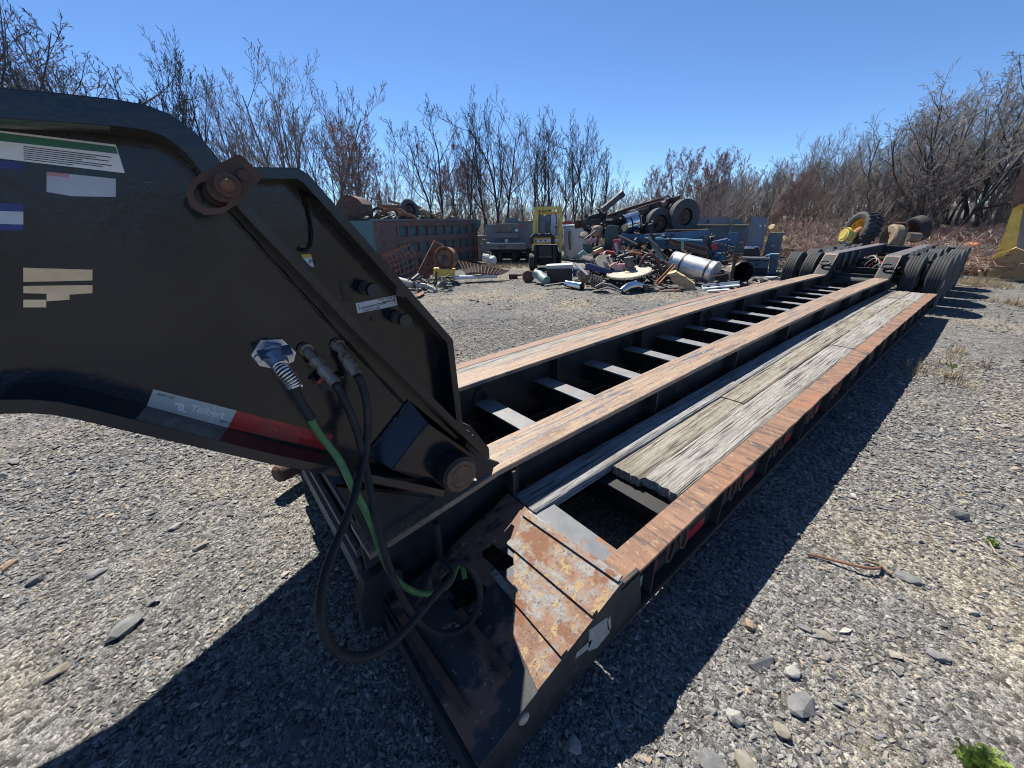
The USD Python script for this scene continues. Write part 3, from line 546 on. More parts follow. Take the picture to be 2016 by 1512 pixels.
# front apron sloping down to the ground
E_ = np.array([[0.295, 0.166], [0.982, 0.417]])
es = np.array([E_[1, 0] - E_[0, 0], 0, E_[1, 1] - E_[0, 1]]); slen = float(np.linalg.norm(es)); es /= slen
def apron(poly, t0, t1):                 # polygon in (distance up the slope, across) on the slope
    return plate_on(poly, np.array([E_[0, 0], VR, E_[0, 1]]) + np.cross(es, [0, 1, 0]) * t0, es, [0, 1, 0], t1 - t0)
def onap(px, py):
    n = np.cross(es, [0, 1, 0]); o = np.array([E_[0, 0], VR, E_[0, 1]]); q = ray(px, py)
    p = EYE + q * (((o - EYE) @ n) / (q @ n)) - o
    return float(p @ es), float(p[1])
for sgn in (-1, 1):
    if sgn < 0:
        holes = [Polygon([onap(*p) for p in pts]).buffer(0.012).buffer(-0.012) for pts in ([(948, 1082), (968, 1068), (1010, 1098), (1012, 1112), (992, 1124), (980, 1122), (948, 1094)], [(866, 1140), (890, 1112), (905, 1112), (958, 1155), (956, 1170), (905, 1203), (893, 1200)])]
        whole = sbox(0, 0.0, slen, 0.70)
        worn = Polygon([onap(*p) for p in ((1032, 1012), (1012, 1062), (1013, 1080), (1010, 1190), (1012, 1255), (1062, 1368), (1240, 1150), (1222, 1128))]).intersection(whole)  # wear and sunlight painted together: outline follows the gooseneck shadow edge
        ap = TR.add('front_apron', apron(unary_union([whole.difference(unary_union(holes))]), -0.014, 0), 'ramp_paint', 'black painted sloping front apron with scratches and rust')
        lit_worn_area = unary_union([worn, sbox(0.52, 0.0, slen, 0.22)]).difference(unary_union(holes)).intersection(sbox(0.001, 0.001, slen - 0.001, 0.69))
        TR.add('worn_patch', apron(lit_worn_area, 0.0005, 0.004), 'ramp_worn_lit', 'rusty bare patch worn through the paint, outlined to the sunlit part of the apron', parent=ap)
        for (a, b) in (((1033, 1012), (1222, 1142)), ((1003, 1068), (1172, 1209)), ((972, 1128), (1112, 1288)), ((905, 1203), (1002, 1330)), ((792, 1212), (918, 1402))):
            p, q_ = np.array(onap(*a)), np.array(onap(*b)); d = (p - q_) / np.linalg.norm(p - q_); nn = np.array([-d[1], d[0]]) * 0.015
            lit = b[0] > 1050  # sunlit cleats get the lighter look, shaded ones the dark one
            TR.add('cleat', apron([tuple(q_ + nn), tuple(q_ - nn), tuple(p - nn), tuple(p + nn)], 0.0, 0.015), 'ramp_worn_lit' if lit else 'rust_dark', parent=ap)
        side = plate_v([(0.295, 0.07), (0.41, 0.0), (1.16, 0.155), (1.10, 0.40), (0.984, 0.404), (0.297, 0.153)], VR, VR + 0.016)
        TR.add('side_plate', side, 'black_steel', parent=ap)
        TR.add('front_lip', plate_on([(0, 0), (0, 0.70), (0.13, 0.70), (0.13, 0)], (0.295, VR, 0.02), (0, 0, 1), (0, 1, 0), 0.016), 'black_steel', parent=ap)
        c = onv(1030, 1413, VR)
        TR.add('marker_lamp', oriented(lathe([(0.0, 0), (0.022, 0), (0.022, 0.006), (0.016, 0.011), (0, 0.013)], 16), (c[0], VR, c[2]), (0, -1, 0)), 'cream', 'round cream marker lamp', parent=ap)
        for pts in ([(1160, 1240), (1195, 1215), (1200, 1245), (1175, 1275), (1158, 1282)], [(1135, 1285), (1165, 1258), (1160, 1275), (1132, 1297)], [(1202, 1212), (1203, 1236), (1196, 1240), (1195, 1222)]):
            TR.add('peeled_sticker', plate_v(pxv(pts, VR), VR - 0.0012, VR), 'peeled_white', parent=ap)
    else:
        ap = TR.add('front_apron', [np.c_[0]] and (lambda m: (m[0] + [0, 2 * HALF - 0.70, 0], m[1]))(apron(sbox(0, 0, slen, 0.70), -0.014, 0)), 'ramp_paint')
# painted plate between apron and planks, posts, front cross beam
TR.add('bolster_plate', bx(0.988, 1.13, VR + 0.11, VR + 0.70, 0.372, 0.384), 'plate_worn', 'blue grey plate with rust blisters')
TR.add('bolster_plate', bx(0.985, 1.13, VC + 0.61, VC + 1.18, 0.372, 0.384), 'plate_worn')
TR.add('stringer', loft(rect(VR + 0.134, VR + 0.146, -0.25, -0.055), np.linspace(0.99, 10.2, 14)), 'black_flat')  # unseen plate added to keep sun off the ground below the rail
TR.add('bolster', cat(bx(0.99, 1.13, VR + 0.02, VC + HALF - 0.02, 0.12, 0.371)), 'black_flat')
TR.add('post', bx(0.99, 1.01, 1.235, 1.262, 0.39, 0.56), 'black_steel'); TR.add('post', bx(0.55, 0.57, 1.23, 1.262, 0.27, 0.49), 'black_steel')
TR.add('front_beam', cat(bx(0.31, 0.47, 1.25, VC + HALF + 0.25, 0.03, 0.19), bx(0.295, 0.309, 1.10, VC + HALF + 0.25, 0.0, 0.17)), 'black_steel')
for k, (u, z, w, y1) in enumerate(((0.272, 0.115, 0.085, 2.70), (0.262, 0.235, 0.06, 2.60), (0.275, 0.33, 0.045, 2.52))):
    TR.add('front_slat', rough_up(sub(bx(u - 0.012, u + 0.010, 1.47, y1, z - w / 2, z + w / 2), 2), 0.002, 14, k), 'dark_wood', 'grey brown bar across the front')
TR.add('front_slat', bx(0.30, 0.36, 1.36, 2.5, 0.37, 0.43), 'black_steel')
c = onv(560, 926, 2.75)
TR.add('roller', oriented(lathe([(0, .09), (.04, .09), (.058, .075), (.064, .05), (.064, -.12), (0, -.12)], 24), c + [0.02, 0, 0], (-0.9, -0.45, 0.1)), 'rust_dark', 'rusty roller at the front corner')
lug = Polygon([(0.20, 0.05), (0.33, 0.02), (0.40, 0.10), (0.40, 0.27), (0.33, 0.33), (0.24, 0.31), (0.20, 0.18)]).buffer(0.02).buffer(-0.02)
TR.add('hitch_lug', plate_v(lug, 1.31, 1.38), 'black_steel', 'rounded steel lug at the front corner')
# wide dark panel under the pivot
TR.add('pivot_base', cat(plate_v(pxv([(660, 955), (905, 985), (965, 935), (985, 925), (735, 1087), (700, 1020)], 1.345), 1.33, 1.36)), 'black_steel')
TR.add('inner_skirt', plate_v([(0.30, 0.0), (1.0, 0.02), (1.0, 0.40), (0.30, 0.16)], 1.264, 1.28), 'black_flat')  # unseen plate added to stop sun reaching the ground under the apron

# gooseneck
V1 = 1.30
def ribbon(px_pts, v, th, v0, v1, pre=None, post=None, rnd=0.03):
    p = pxv(px_pts, v)
    if pre: p = list(pre) + p
    ls = LineString(p)
    return plate_v(ls.buffer(th / 2, cap_style=2, join_style=1), v0, v1)
top_px = [(0, 203), (120, 212), (225, 222), (285, 231), (330, 247), (370, 276), (400, 308), (432, 352)]
bot_px = [(0, 801), (60, 800), (110, 804), (160, 814), (250, 836), (540, 905), (875, 972)]
diag_px = [(432, 352), (500, 428), (700, 642), (955, 893)]
tp = pxv(top_px, 1.18); bt = pxv(bot_px, 1.18)
FRONT = -1.7
web_poly = Polygon([(FRONT, tp[0][1] + 0.02)] + pxv([(0, 215), (225, 236), (285, 247), (330, 264), (370, 294), (400, 325), (432, 365), (500, 440), (700, 655), (945, 905), (930, 940), (875, 965), (540, 900), (250, 832), (110, 800), (0, 797)], V1) + [(FRONT, bt[0][1] - 0.02)])
GN = TR.add('gooseneck', cat(plate_v(web_poly, V1, V1 + 0.025), plate_v(web_poly, 2.40, 2.425), bx(FRONT, 0.10, 1.33, 2.40, 1.85, 1.87), bx(FRONT, -0.05, 1.33, 2.40, 1.36, 1.38),
                            bx(-0.1, -0.06, 1.326, 2.40, 1.38, 1.86)), 'black_paint', 'glossy black raised gooseneck')
def gn(name, m, look, label=None, smooth=False): return TR.add(name, m, look, label, smooth, parent=GN)
for v0, v1 in ((1.18, 1.299), (2.426, 2.54)):
    gn('top_flange', ribbon(top_px, 1.18, 0.046, v0, v1 , pre=[(FRONT, tp[0][1])]), 'black_paint')
    gn('diagonal_flange', ribbon(diag_px, 1.18, 0.026, v0, v1), 'black_paint')
    gn('bottom_flange', ribbon(bot_px, 1.18, 0.030, v0, v1, pre=[(FRONT, bt[0][1] + 0.01)]), 'black_paint')
rear_poly = Polygon(pxv([(430, 342), (585, 342), (604, 356), (884, 674), (909, 880), (930, 930), (880, 965), (600, 700)], 1.42))
gn('rear_web', plate_v(rear_poly, 1.42, 1.44), 'black_paint'); gn('rear_web', plate_v(rear_poly, 2.28, 2.30), 'black_paint')
gn('cross_plate', cat(bar((0.05, 1.92, 1.89), (0.72, 1.92, 0.84), 0.95, 0.02, up=(0.85, 0, 0.5)), bar((0.0, 1.86, 1.05), (0.62, 1.86, 0.70), 0.83, 0.02)), 'black_paint')  # unseen plates between the webs, added and widened to block stray sun
rear_px = [(430, 341), (585, 341), (603, 352), (886, 672), (911, 885), (917, 905)]
gn('rear_flange', cat(ribbon(rear_px, 1.32, 0.028, 1.32, 1.419), ribbon(rear_px, 1.32, 0.028, 1.441, 1.60), ribbon(rear_px, 1.32, 0.028, 2.15, 2.40)), 'black_paint')
def bead(px_pts, v, r=0.006, seed=0, n=14):
    p = smooth_path([onv(a, b, v) for a, b in px_pts], n)
    g = np.random.default_rng(seed)
    return tube(p, r * g.uniform(0.6, 1.35, len(p)), 6)
gn('weld_seam', bead([(0, 243), (100, 252), (225, 263), (320, 276), (350, 298), (400, 355), (428, 388)], 1.298, 0.007, 1), 'black_paint')
gn('weld_seam', bead([(440, 408), (560, 540), (720, 715), (900, 900)], 1.298, 0.006, 2), 'black_paint')
gn('weld_seam', bead([(590, 372), (600, 400), (612, 470), (608, 487), (585, 489)], 1.416, 0.006, 3), 'black_paint')
gn('weld_seam', bead([(590, 360), (700, 490), (862, 672), (880, 860)], 1.416, 0.006, 4), 'black_paint')
gn('weld_seam', bead([(20, 775), (250, 810), (540, 880), (700, 920)], 1.298, 0.006, 5), 'black_paint')
# pivot pad, boss and lugs
p0 = [onv(a, b, 1.235) for a, b in ((843, 834), (772, 925), (868, 960), (944, 903))]
r0 = [onv(a, b, 1.298) for a, b in ((806, 788), (722, 894))]
pv = np.array([p0[0], p0[1], p0[2], p0[3]] + r0 + [[p[0], 1.298, p[2]] for p in p0[2:]])
gn('pivot_pad', (pv, np.array([[0, 1, 2], [0, 2, 3], [4, 5, 1], [4, 1, 0], [1, 5, 6], [1, 6, 2], [2, 6, 7], [2, 7, 3], [3, 7, 4], [3, 4, 0]])), 'black_paint')
gn('weld_seam', bead([(806, 788), (764, 842), (722, 894)], 1.294, 0.006, 6), 'black_paint')
gn('weld_seam', bead([(843, 834), (806, 880), (772, 925)], 1.234, 0.004, 7), 'black_steel')
bc = onv(912, 940, 1.13)
gn('pivot_boss', cyl([bc[0], 1.15, bc[2]], [bc[0], 1.30, bc[2]], 0.080, 40), 'black_steel')
gn('pivot_pin', oriented(lathe([(0, 0.012), (0.045, 0.012), (0.048, 0.009), (0.052, 0.012), (0.066, 0.012), (0.070, 0.008), (0.070, 0)], 40), (bc[0], 1.15, bc[2]), (0, -1, 0)), 'rusty_edge', 'round pivot pin cap')
gn('keeper_plate', plate_v(pxv([(925, 850), (962, 905), (985, 912), (940, 945), (910, 900)], 1.26), 1.262, 1.285), 'black_steel')
gn('keeper_lug', plate_v(pxv([(905, 830), (925, 838), (960, 880), (963, 915), (935, 900)], 1.36), 1.35, 1.375), 'black_steel')
ring = [onv(925 + 9 * math.cos(a) + 6 * math.sin(a) * -1, 880 + 22 * math.sin(a), 1.27) for a in np.linspace(0, 2 * np.pi, 17)]
gn('keeper_ring', tube(ring, 0.006, 6, cap=False), 'black_steel')
# rusty clevis bracket with roller
vb = 1.155
op = Polygon(pxv([(472, 302), (519, 347), (466, 402), (440, 420), (405, 424), (376, 408), (366, 380), (378, 354), (404, 336)], vb)).buffer(0.012).buffer(-0.024).buffer(0.012)
hp = Polygon(pxv([(452, 405), (432, 411), (405, 412), (384, 398), (377, 380), (386, 362), (404, 352), (432, 372), (462, 392)], vb)).buffer(-0.018).buffer(0.016)
br = gn('towing_bracket', plate_v(op.difference(hp), vb, vb + 0.032), 'rust_dark', 'rusty shackle bracket')
gn('bracket_arm', plate_v(Polygon(pxv([(472, 308), (513, 347), (472, 390), (448, 368)], vb)), vb + 0.033, 1.299), 'rust_dark')
rc = onv(447, 365, vb)
gn('bracket_roller', cat(cyl([rc[0] - 0.010, vb + 0.004, rc[2] - 0.006], [rc[0] - 0.010, 1.299, rc[2] - 0.006], 0.029, 28), cyl([rc[0], vb - 0.016, rc[2]], [rc[0], vb + 0.003, rc[2]], 0.025, 28)), 'rust_dark', 'ribbed rusty roller')
gn('bracket_pin', oriented(lathe([(0, 0.012), (0.010, 0.011), (0.014, 0.006), (0.015, 0)], 20), (rc[0], vb - 0.016, rc[2]), (0, -1, 0)), 'rust')
rc2 = onv(478, 345, vb); gn('bracket_bolt', oriented(lathe([(0, 0.006), (0.011, 0.006), (0.014, 0.002), (0.014, 0)], 16), (rc2[0], vb, rc2[2]), (0, -1, 0)), 'rust_dark')
# decals
def flat(pts, v, look, name, label=None, t=0.0012): return gn(name, plate_v(Polygon(pxv(pts, v)), v - t, v), look, label)
def quad_frame(tl, tr, bl, v):
    a, b, c = (onv(*p, v) for p in (tl, tr, bl)); return a, b - a, c - a
def lettering(text, tl, tr, bl, v, h, x, y, look, name='lettering', bold=True):   # text at fractions (x, y) of the quad, capital height h of the quad's
    o, ex, ey = quad_frame(tl, tr, bl, v); H_ = np.linalg.norm(ey) * h
    m = meshkit.text_mesh(text, H_, 0.0006, bold); vv, f = arrays(m)
    e1 = ex / np.linalg.norm(ex); e2 = np.cross(e1, [0, 1.0, 0]); e2 = e2 if e2 @ ey < 0 else -e2
    p = o + ex * x + ey * y
    q_ = p + vv[:, :1] * e1 + vv[:, 1:2] * e2 + vv[:, 2:3] * np.array([0, -1.0, 0]); q_[:, 1] -= 0.0016
    gn(name, (q_, f), look)
flat([(302, 766), (466, 808), (449, 842), (318, 809), (303, 806), (289, 799)], V1, 'tape_white', 'reflective_tape', 'pale half of reflective tape')
flat([(466, 808), (655, 857), (641, 886), (449, 842)], V1, 'tape_red', 'reflective_tape', 'red half of reflective tape')
flat([(423, 798), (424.5, 798.4), (415.5, 832), (414, 831.6)], V1 - 0.0014, 'label_white', 'tape_line', t=0.0004)
A = ((302, 766), (466, 808), (291, 800))
lettering('Talbert', *A, V1, 0.36, 0.44, 0.68, 'label_white')
lettering('DOT-C2', *A, V1, 0.13, 0.83, 0.93, 'rusty_edge'); lettering('DOT-C2', *A, V1, 0.13, 0.05, 0.26, 'rusty_edge')
flat([(345, 792), (363, 796), (361, 808), (356, 807), (358, 799), (344, 796)], V1 - 0.0014, 'label_white', 'emblem', t=0.0004)
flat([(350, 799), (356, 800), (354, 806), (368, 810), (367, 812), (351, 808)], V1 - 0.0014, 'label_white', 'emblem', t=0.0004)
Bq = ((466, 808), (655, 857), (449, 842))
lettering('Talbert', *Bq, V1, 0.30, 0.52, 0.60, 'tape_red_text')
flat([(532, 840), (546, 843), (544, 853), (540, 852), (542, 846), (531, 843)], V1 - 0.0014, 'tape_red_text', 'emblem', t=0.0004)
# lock label and knobs on the rear web
Cq = ((700, 597), (779, 581), (704, 617))
flat([(700, 597), (779, 581), (782.5, 601), (704, 617)], 1.419, 'label_white', 'lock_label', 'white lock instruction label')
lettering('PULL TO UNLOCK', *Cq, 1.419, 0.17, 0.56, 0.22, 'ink'); lettering('DECK LOCK', *Cq, 1.419, 0.18, 0.64, 0.53, 'ink')
lettering('GOOSENECK STOPS', *Cq, 1.419, 0.19, 0.10, 0.66, 'ink'); lettering('PUSH TO LOCK', *Cq, 1.419, 0.17, 0.14, 0.96, 'ink')
for pts in ([(705, 599), (706.2, 599), (709, 611), (707.8, 611.2)], [(743, 597.5), (743, 598.7), (770, 593), (770, 592)], [(775, 588), (776, 588), (778.5, 598), (777.5, 598)], [(743, 594), (744, 594), (745.5, 604), (744.5, 604)]):
    flat(pts, 1.4175, 'ink', 'label_mark', t=0.0004)
for (x, y) in ((724, 566), (784, 623)):
    c0, c1 = onv(x - 16, y - 4, 1.42), onv(x, y, 1.42)
    k = gn('lock_knob', cat(cyl([c1[0] - 0.01, 1.33, c1[2] - 0.0], [c1[0] - 0.01, 1.352, c1[2]], 0.024, 26)), 'black_steel', 'black round lock knob')
    gn('knob_nut', oriented(lathe([(0, 0.05), (0.015, 0.05), (0.017, 0.047), (0.017, 0)], 6), (c1[0] - 0.012, 1.405, c1[2] + 0.0), (0, -1, 0)), 'zinc')
    gn('knob_seat', cyl([c1[0] - 0.012, 1.405, c1[2]], [c1[0] - 0.012, 1.42, c1[2]], 0.026, 24), 'black_steel')
c = onv(734, 629, 1.42); gn('knob_hole', cyl([c[0], 1.414, c[2]], [c[0], 1.4205, c[2]], 0.010, 18), 'ink')
gn('slot', plate_v(LineString(pxv([(686, 556), (672, 556), (678, 590), (690, 590)], 1.419)).buffer(0.0055), 1.416, 1.4195), 'ink')
flat([(592, 501), (612, 500), (614, 507), (596, 508)], 1.419, 'label_yellow', 'warning_label', 'corner of yellow warning label')
flat([(596, 508), (614, 507), (618, 526), (611, 524)], 1.419, 'label_white', 'warning_label')
lettering('PH', (604, 508), (616, 510), (607, 524), 1.419, 0.5, 0.15, 0.62, 'ink')
# large weathered stickers at the front of the gooseneck
flat([(-60, 250), (228, 285), (246, 341), (-60, 305)], V1, 'label_white', 'instruction_sticker', 'white instruction sticker with green band')
flat([(-60, 254), (227, 289), (232, 303), (-60, 271)], V1 - 0.0014, 'label_green', 'sticker_band', 'green band', t=0.0004)
for k in range(7):
    f0 = 0.46 + k * 0.075
    a, b = np.array([45, 262.0]) + np.array([2, 55]) * f0, np.array([226, 285.0]) + np.array([17, 56]) * f0
    b2 = a + (b - a) * [0.92, 0.75, 0.88, 0.6, 0.9, 0.8, 0.5][k]
    flat([tuple(a), tuple(b2), tuple(b2 + [0.6, 1.7]), tuple(a + [0.4, 1.7])], V1 - 0.0014, 'ink', 'sticker_line', t=0.0004)
flat([(92, 338), (228, 352), (228, 388), (140, 386), (92, 378)], V1, 'label_grey', 'faded_sticker', 'faded pale sticker')
flat([(92, 338), (136, 343), (136, 350), (92, 345)], V1 - 0.0014, 'pink_paint', 'sticker_line', t=0.0004)
flat([(-60, 314), (46, 318), (46, 334), (-60, 330)], V1, 'label_blue', 'blue_sticker', 'blue sticker stripe')
flat([(-60, 398), (46, 401), (46, 454), (-60, 452)], V1, 'label_blue', 'blue_sticker', 'blue edged sticker')
flat([(-60, 413), (46, 417), (46, 442), (-60, 439)], V1 - 0.0014, 'label_grey', 'sticker_line', t=0.0004)
flat([(46, 527), (182, 531), (182, 552), (46, 555)], V1, 'label_tan', 'tan_sticker', 'tan sticker'); flat([(46, 563), (182, 561), (182, 577), (137, 580), (137, 590), (92, 593), (92, 578), (46, 577)], V1, 'label_tan', 'tan_sticker')
flat([(46, 590), (91, 590), (91, 605), (46, 605)], V1, 'label_tan', 'tan_sticker')
# electrical socket with spring guarded cable
sc = onv(538, 694, V1); sc[1] = V1
so = Polygon(pxv([(497, 698), (514, 671), (553, 669), (578, 693), (574, 708), (540, 722), (512, 716)], V1)).buffer(0.004)
gn('electric_socket', plate_v(so, V1 - 0.012, V1), 'zinc', 'zinc electrical socket plate')
s1, s2 = onv(540, 700, 1.24), onv(552, 718, 1.215)
gn('socket_body', cat(cyl([sc[0], V1 - 0.012, sc[2]], s1, 0.030, 22), cyl(s1, s2, 0.030, 22, 0.024)), 'socket_blue')
gn('socket_lid', cat(plate_on(Polygon([(-0.036, -0.012), (0.036, -0.012), (0.034, 0.028), (-0.034, 0.028)]).buffer(0.006), onv(541, 690, 1.235), (1, 0, 0), (0, -0.75, -0.35), 0.006), cyl(onv(522, 677, 1.27), onv(553, 680, 1.27), 0.006, 10)), 'socket_blue')
for (x, y) in ((507, 703), (566, 696)):
    c = onv(x, y, V1); gn('socket_bolt', oriented(lathe([(0, 0.008), (0.009, 0.008), (0.012, 0.003), (0.012, 0)], 12), (c[0], V1 - 0.012, c[2]), (0, -1, 0)), 'zinc')
sp = smooth_path([s2, onv(560, 733, 1.19), onv(572, 748, 1.18), onv(580, 763, 1.175)], 40)
gn('cable_core', tube(sp, 0.0155, 14), 'ink')
helix = []
for i, p in enumerate(sp):
    t = i / (len(sp) - 1); d = sp[min(i + 1, len(sp) - 1)] - sp[max(i - 1, 0)]; d, a, b = frame_of(d); an = t * 11 * 2 * np.pi
    helix.append(p + 0.019 * (math.cos(an) * a + math.sin(an) * b))
gn('spring_guard', tube(helix, 0.0030, 6), 'spring_steel', 'bright wire spring guard')
def hose(pts, r, look, name, label=None, n=10):
    return gn(name, tube(smooth_path([onv(x, y, v) if v is not None else onap3(x, y) for x, y, v in pts], n), r, 12), look, label, smooth=True)
hose([(578, 760, 1.176), (585, 778, 1.17), (597, 800, 1.165), (612, 824, 1.16)], 0.0135, 'rubber_hose', 'cable_wrap', 'black tape on cable')
hose([(612, 824, 1.16), (640, 868, 1.15), (668, 905, 1.13), (690, 950, 1.10), (712, 990, 1.08), (735, 1040, 1.06), (752, 1090, 1.04), (775, 1135, 1.02), (812, 1163, 1.0), (852, 1167, 0.99), (884, 1148, 0.98), (897, 1120, 1.0), (905, 1105, 1.04), (915, 1140, 1.06)], 0.0118, 'green_hose', 'power_cable', 'green jacketed cable')
for (a, b), hp_ in ((((604, 690), (660, 755)), [(660, 755, 1.20), (684, 800, 1.18), (706, 860, 1.16), (722, 930, 1.12), (735, 1000, 1.07), (755, 1080, 1.01), (775, 1140, 0.98), (800, 1190, 0.95), (840, 1236, 0.92), (885, 1248, 0.90), (925, 1226, 0.89), (945, 1180, 0.91), (935, 1132, 0.95), (902, 1106, 0.99), (868, 1120, 1.02), (862, 1150, 1.05), (890, 1175, 1.06)]),
                    (((668, 681), (702, 738)), [(702, 738, 1.20), (718, 775, 1.185), (724, 830, 1.17), (720, 890, 1.14), (708, 940, 1.10), (690, 1000, 1.04), (664, 1065, 0.98), (640, 1130, 0.92), (630, 1195, 0.87), (642, 1255, 0.83), (678, 1291, 0.80), (725, 1290, 0.79), (775, 1262, 0.80), (815, 1222, 0.83), (850, 1180, 0.87), (880, 1148, 0.91), (888, 1122, 0.96), (872, 1108, 1.0), (856, 1130, 1.03), (880, 1160, 1.05)])):
    p, q_ = onv(*a, 1.285), onv(*b, 1.205)
    gn('hose_elbow', cat(cyl([p[0] - 0.005, V1, p[2] + 0.004], p, 0.022, 8), cyl(p, p + (q_ - p) * 0.3, 0.016, 8)), 'brass')
    gn('hose_coupling', cat(cyl(p + (q_ - p) * 0.28, p + (q_ - p) * 0.45, 0.022, 14), cyl(p + (q_ - p) * 0.45, p + (q_ - p) * 0.55, 0.016, 14), cyl(p + (q_ - p) * 0.55, p + (q_ - p) * 0.75, 0.021, 14), cyl(p + (q_ - p) * 0.75, q_, 0.018, 14)), 'brass', 'corroded hose coupling')
    hose(hp_, 0.0128, 'rubber_hose', 'air_hose', 'black rubber air hose hanging in a loop')
for k, rr in enumerate((0.075, 0.06, 0.05)):
    c = onap(905, 1155); o = np.array([E_[0, 0], VR, E_[0, 1]]) + es * c[0] + np.array([0, c[1], 0]) + np.array([0, 0, -0.06 - 0.03 * k])
    gn('hose_coil', tube([o + [rr * math.cos(a), 1.2 * rr * math.sin(a), 0.01 * math.sin(2 * a)] for a in np.linspace(0, 2 * np.pi * 0.92, 26)], 0.0135, 8), 'rubber_hose')
gc = onv(640, 738, V1)
gn('gladhand', cat(plate_v(Polygon(pxv([(622, 745), (640, 728), (660, 735), (668, 745), (650, 764), (632, 764)], 1.29)), 1.262, 1.29), plate_v(Polygon(pxv([(613, 748), (676, 738), (677, 744), (614, 754)], 1.28)), 1.27, 1.28)), 'black_steel')
gn('gladhand_band', plate_v(Polygon(pxv([(622, 752), (636, 738), (642, 741), (628, 756)], 1.26)), 1.255, 1.261), 'tape_red')

# rear frame: kick up, upper frame, axles and wheels
FT = 0.972
for sgn in (-1, 1):
    y0, y1 = sorted((VC + sgn * B1, VC + sgn * B2))
    b = TR.add('rear_frame', cat(bar((10.70, (y0 + y1) / 2, FT - 0.12), (15.6, (y0 + y1) / 2, FT - 0.15), y1 - y0 - 0.02, 0.20), bar((10.26, (y0 + y1) / 2, 0.40), (10.78, (y0 + y1) / 2, FT - 0.16), y1 - y0 - 0.03, 0.34, up=(0.7, 0, 0.7))), 'black_flat')
    TR.add('kick_plate', bar((10.255, (y0 + y1) / 2, 0.590), (10.72, (y0 + y1) / 2, FT), y1 - y0, 0.016, up=(-0.63, 0, 0.77)), 'beam_top', 'sloping scuffed kick plate', parent=b)
    TR.add('frame_top', bar((10.716, (y0 + y1) / 2, FT), (15.6, (y0 + y1) / 2, FT - 0.03), y1 - y0, 0.018), 'plate_worn', parent=b)
    cc = np.array([10.43, (y0 + y1) / 2, 0.765]); e1 = np.array([0.466, 0, 0.382]); e1 /= np.linalg.norm(e1); nrm = np.array([-e1[2], 0, e1[0]])
    ring = [cc + nrm * 0.045 + 0.055 * math.cos(a) * e1 + np.array([0, 0.085 * math.sin(a), 0]) for a in np.linspace(0, 2 * np.pi, 21)]
    TR.add('lashing_ring', tube(ring, 0.017, 8, cap=False), 'black_steel', 'heavy welded lashing ring', parent=b)
    for u in (11.2, 11.75, 12.4): TR.add('frame_bracket', bx(u, u + 0.1, *sorted(((y1 if sgn < 0 else y0) + (0.004 if sgn < 0 else -0.03), (y1 if sgn < 0 else y0) + (0.03 if sgn < 0 else -0.004))), FT - 0.30, FT - 0.03), 'plate_worn', parent=b)
    for k in range(5):
        TR.add('frame_brace', bar((11.2 + k * 0.65, VC + sgn * 0.66, FT - 0.10), (11.5 + k * 0.65, VC + sgn * 0.66, FT + 0.0), 0.05, 0.10), 'black_steel', parent=b)
for u, z in ((10.9, 0.55), (11.6, 0.62), (12.5, 0.75), (13.6, 0.7), (14.8, 0.72)):
    TR.add('rear_cross_member', cat(bx(u - 0.05, u + 0.05, VC - 0.37, VC + 0.37, z - 0.06, z + 0.02)), 'black_steel')
c0 = np.array([10.75, VC - 0.35, 0.42]); TR.add('air_tank', cyl(c0, c0 + [0, 0.7, 0], 0.10, 18), 'black_steel')
for k, look in enumerate(('white_plastic', 'tape_red', 'white_plastic', 'white_plastic')):
    a = np.array([11.5 + 0.25 * k, VC - 0.33 + 0.1 * k, 0.62 + 0.03 * k])
    TR.add('air_line', tube(smooth_path([a, a + [0.1, 0.05, 0.10], a + [0.2, 0.14, 0.12], a + [0.25, 0.24, 0.03], a + [0.4, 0.3, -0.08]], 6), 0.008, 6), look)
R_T, W_T = 0.485, 0.255
def tyre_mesh(R, W, rim, groove=4, lug=0):
    hw = W / 2; prof = [(rim, -hw * 0.72), (rim + 0.02, -hw * 0.86), ((rim + R) / 2, -hw), (R - 0.05, -hw * 0.97), (R - 0.012, -hw * 0.86)]
    tread = []
    for k in range(groove + 1):
        a = -hw * 0.80 + 2 * hw * 0.80 * k / (groove + 1); b = a + 2 * hw * 0.80 / (groove + 1)
        g = 0.006
        tread += [(R - 0.012 if k else R, a), (R, a + g), (R, b - g), (R - 0.012 if k < groove else R, b)]
    prof += tread + [(R - 0.012, hw * 0.86), (R - 0.05, hw * 0.97), ((rim + R) / 2, hw), (rim + 0.02, hw * 0.86), (rim, hw * 0.72)]
    return lathe(prof, 64)
def rim_mesh(rim, W):
    hw = W / 2
    return cat(lathe([(rim + 0.012, -hw * 0.80), (rim + 0.002, -hw * 0.72), (rim - 0.02, -hw * 0.5), (rim - 0.03, hw * 0.3), (rim * 0.66, hw * 0.45), (rim * 0.60, hw * 0.40), (rim * 0.56, hw * 0.40)], 40),
               *[moved(cyl((rim * 0.72, 0, hw * 0.43), (rim * 0.72, 0, hw * 0.55), 0.014, 6), rz=a) for a in np.linspace(0, 2 * np.pi, 11)[:-1]], lathe([(0, hw * 0.9), (rim * 0.3, hw * 0.85), (rim * 0.42, hw * 0.55), (rim * 0.46, hw * 0.38), (rim * 0.6, hw * 0.38)], 24))
ty0, rm0 = tyre_mesh(R_T, W_T, 0.285), rim_mesh(0.285, W_T)
AX = [11.0, 12.22, 13.44, 14.6]
